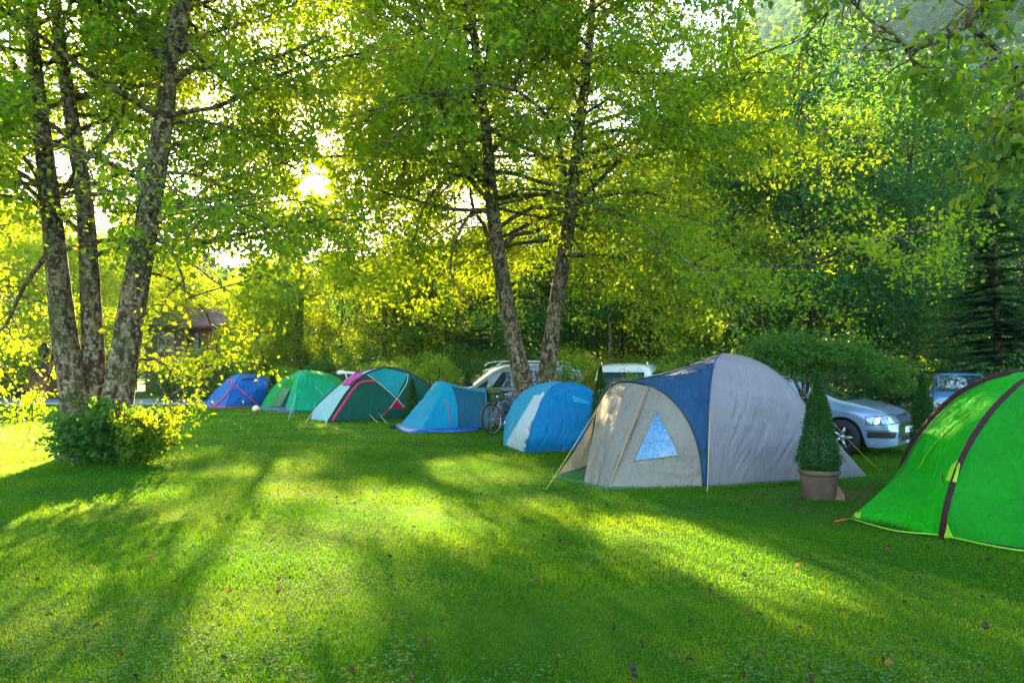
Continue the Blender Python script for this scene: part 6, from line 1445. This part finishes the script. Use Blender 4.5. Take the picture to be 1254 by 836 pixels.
# ------------------------------------------------------------------ bicycles
M_FRAME = simple('black_frame_paint', (.02, .022, .028), .3, coat=.8); M_FRAMEB = simple('grey_blue_frame_paint', (.10, .16, .26), .3, .3, coat=.8); M_SADDLE = simple('saddle', (.012, .012, .014), .6)
def bicycle(loc, rz, lean, mat, label):
    t = empty('bicycle', loc, label, 'bicycle', 'bicycles leaning by the azure tent'); t.rotation_euler = (R(lean), 0, rz)
    r = .345
    for x, nm in ((0, 'wheel'), (1.06, 'wheel')):
        m = MB(); m.lathe([(r + .022 * math.cos(a), .022 * math.sin(a)) for a in np.linspace(0, 2 * math.pi, 9)], (x, 0, r + .02), 44, 'Y'); w = m.build(nm, M_RUB, t, local=True)
        m = MB(); m.lathe([(r - .018 + .010 * math.cos(a), .012 * math.sin(a)) for a in np.linspace(0, 2 * math.pi, 7)], (x, 0, r + .02), 44, 'Y'); m.lathe([(.001, -.04), (.022, -.04), (.018, 0), (.022, .04), (.001, .04)], (x, 0, r + .02), 12, 'Y')
        for k in range(28):
            a = k * 2 * math.pi / 28; m.tube([(x + .02 * math.cos(a + .6), .03 * (-1) ** k, r + .02 + .02 * math.sin(a + .6)), (x + (r - .02) * math.cos(a), 0, r + .02 + (r - .02) * math.sin(a))], .0016, 4)
        m.build('rim', M_RIM, w, local=True)
    z = r + .02; bb = (.44, 0, .30); st = (.30, 0, .80); hb = (.90, 0, .68); ht = (.86, 0, .86)
    m = MB(); m.tube([bb, st], .017, 8); m.tube([bb, hb], .021, 8); m.tube([(.315, 0, .74), (.875, 0, .80)], .018, 8); m.tube([hb, ht], .022, 8)
    for s in (-1, 1): m.tube([(bb[0], s * .03, bb[2]), (0, s * .06, z)], .010, 6); m.tube([(.315, s * .02, .72), (0, s * .06, z)], .008, 6)
    m.build('frame', mat, t, local=True)
    m = MB(); 
    for s in (-1, 1): m.tube([(.91, s * .02, .66), (.915, s * .055, .60), (1.06, s * .055, z)], [.016, .016, .010], 7)
    m.tube([(.905, -.05, .655), (.905, .05, .655)], .018, 6); m.build('fork', mat, t, local=True)
    m = MB(); m.tube([st, (.255, 0, .96)], .013, 7); m.build('seat_post', M_CHROME, t, local=True)
    V = []; 
    prof_ = [(-.13, .075), (-.09, .085), (-.02, .06), (.05, .03), (.13, .018), (.15, .008)]
    for x, w in prof_: V += [(.25 + x, -w, .965), (.25 + x, -w * .8, .99), (.25 + x, 0, 1.0), (.25 + x, w * .8, .99), (.25 + x, w, .965), (.25 + x, 0, .955)]
    Fc = [(i * 6 + j, i * 6 + (j + 1) % 6, i * 6 + 6 + (j + 1) % 6, i * 6 + 6 + j) for i in range(5) for j in range(6)] + [tuple(range(6)), tuple(range(35, 29, -1))]; mobj('saddle', V, Fc, M_SADDLE, t, local=True)
    m = MB(); m.tube([ht, (.855, 0, .93), (.90, 0, .985)], .013, 7); m.tube(smooth_path([(.82, -.31, 1.0), (.87, -.2, .99), (.90, 0, .985), (.87, .2, .99), (.82, .31, 1.0)], 16), .011, 7); m.build('handlebar', M_TRIM, t, local=True)
    for s in (-1, 1):
        m = MB(); m.tube([(.80, s * .33, 1.0), (.845, s * .22, .997)], .017, 8); m.build('grip', M_SADDLE, t, local=True)
        m = MB(); m.tube([(.87, s * .2, .98), (.90, s * .25, .955), (.91, s * .31, .945)], .006, 5); m.build('brake_lever', M_CHROME, t, local=True)
        m = MB(); e = (bb[0] + s * .13, s * .075, bb[2] - s * .11); m.tube([(bb[0], s * .05, bb[2]), (e[0], s * .07, e[2])], .010, 6); m.build('crank', M_CHROME, t, local=True)
        m = MB(); m.box((e[0], s * .12, e[2]), (.09, .085, .02), bev=.006); m.build('pedal', M_TRIM, t, local=True)
    m = MB(); m.lathe([(.095, .042), (.095, .048), (.06, .05), (.058, .044), (.095, .042)], (bb[0], 0, bb[2]), 28, 'Y'); m.lathe([(.05, .035), (.05, .055), (.001, .06)], (0, 0, z), 18, 'Y'); m.build('chainring', M_CHROME, t, local=True)
    m = MB(); m.tube([(bb[0], .045, bb[2] + .095), (0, .045, z + .05)], .004, 4); m.tube([(bb[0], .045, bb[2] - .095), (.03, .045, z - .12), (0, .045, z - .05)], .004, 4); m.build('chain', M_TRIM, t, local=True)
    m = MB()
    for s in (-1, 1): m.tube([(.02, s * .065, z + .02), (-.08, s * .065, .76)], .006, 5); m.tube([(.28, s * .03, .79), (-.26, s * .065, .765)], .006, 5)
    for k in range(5): m.tube([(-.24 + k * .1, -.065, .768), (-.24 + k * .1, .065, .768)], .005, 5)
    m.build('luggage_rack', M_TRIM, t, local=True)
    m = MB(); m.lathe([(r + .045, -.025), (r + .052, 0), (r + .045, .025)], (0, 0, z), 44, 'Y')
    vs, fs = m.V, m.F; keep = [f for f in fs if all(vs[i][2] > z - .02 and vs[i][0] < .15 for i in f)]; mobj('mudguard', vs, keep, M_TRIM, t, local=True)
    return t
g = G(604, 532); bicycle((g.x, g.y, 0), R(50), -7, M_FRAMEB, 'grey blue bicycle nearest the camera between tunnel tent and azure tent')
g = G(609, 527); bicycle((g.x + .12, g.y + .35, 0), R(52), -6, M_FRAME, 'black bicycle standing close behind the grey blue one')

# ------------------------------------------------------------------ fallen leaves
def fallen():
    rg = np.random.default_rng(90); cols = [(.07, .028, .012), (.045, .022, .012), (.12, .05, .018), (.17, .11, .025), (.03, .018, .014)]; protos = []
    for k, c in enumerate(cols):
        m = leafmat('dry_leaf', [(0, c), (1, c)], [(0, tuple(min(1, x * 2) for x in c)), (1, tuple(min(1, x * 2) for x in c))], .3)
        V = []; nu = 7
        for i in range(nu):
            u = i / (nu - 1); w = math.sin(math.pi * min(u * .92 + .06, 1)) ** .8 * .5
            for j, v in enumerate((-1, -.5, 0, .5, 1)): V.append((u - .5, v * w * (.75 + .1 * k), .30 * abs(v) ** 1.3 * (1 + .5 * (k % 2)) + .30 * math.sin(u * 3 + k) + .03 * math.sin(u * 17 + v * 5)))
        Fc = [(i * 5 + j, i * 5 + 5 + j, i * 5 + 6 + j, i * 5 + 1 + j) for i in range(nu - 1) for j in range(4)]
        me = bpy.data.meshes.new('fallen_leaf'); me.from_pydata(V, [], Fc); me.materials.append(m); [setattr(p, 'use_smooth', True) for p in me.polygons]; protos.append(me)
    n = 0
    while n < 240:
        y = 2.9 + 8.5 * rg.random() ** 1.5; x = rg.uniform(-.78, .78) * y
        if rg.random() > (.75 if x > -1 else .4): continue
        if math.hypot(x + 6.5, y - 11.4) < 1.2 or (x > 3.4 and y > 6.2 and y < 8.0) or (x > .6 and y > 9): continue
        o = bpy.data.objects.new('fallen_leaf', protos[int(rg.integers(0, 5))]); COL.objects.link(o); s = rg.uniform(.016, .042); o.scale = (s, s, s)
        o.location = (x, y, .036 + s * .1); o.rotation_euler = (rg.normal(0, .5), rg.normal(0, .5), rg.uniform(0, 6.28)); tag(o, 'dry brown leaf lying loose on the mown grass', 'leaf', 'fallen leaves scattered over the lawn'); n += 1
fallen()
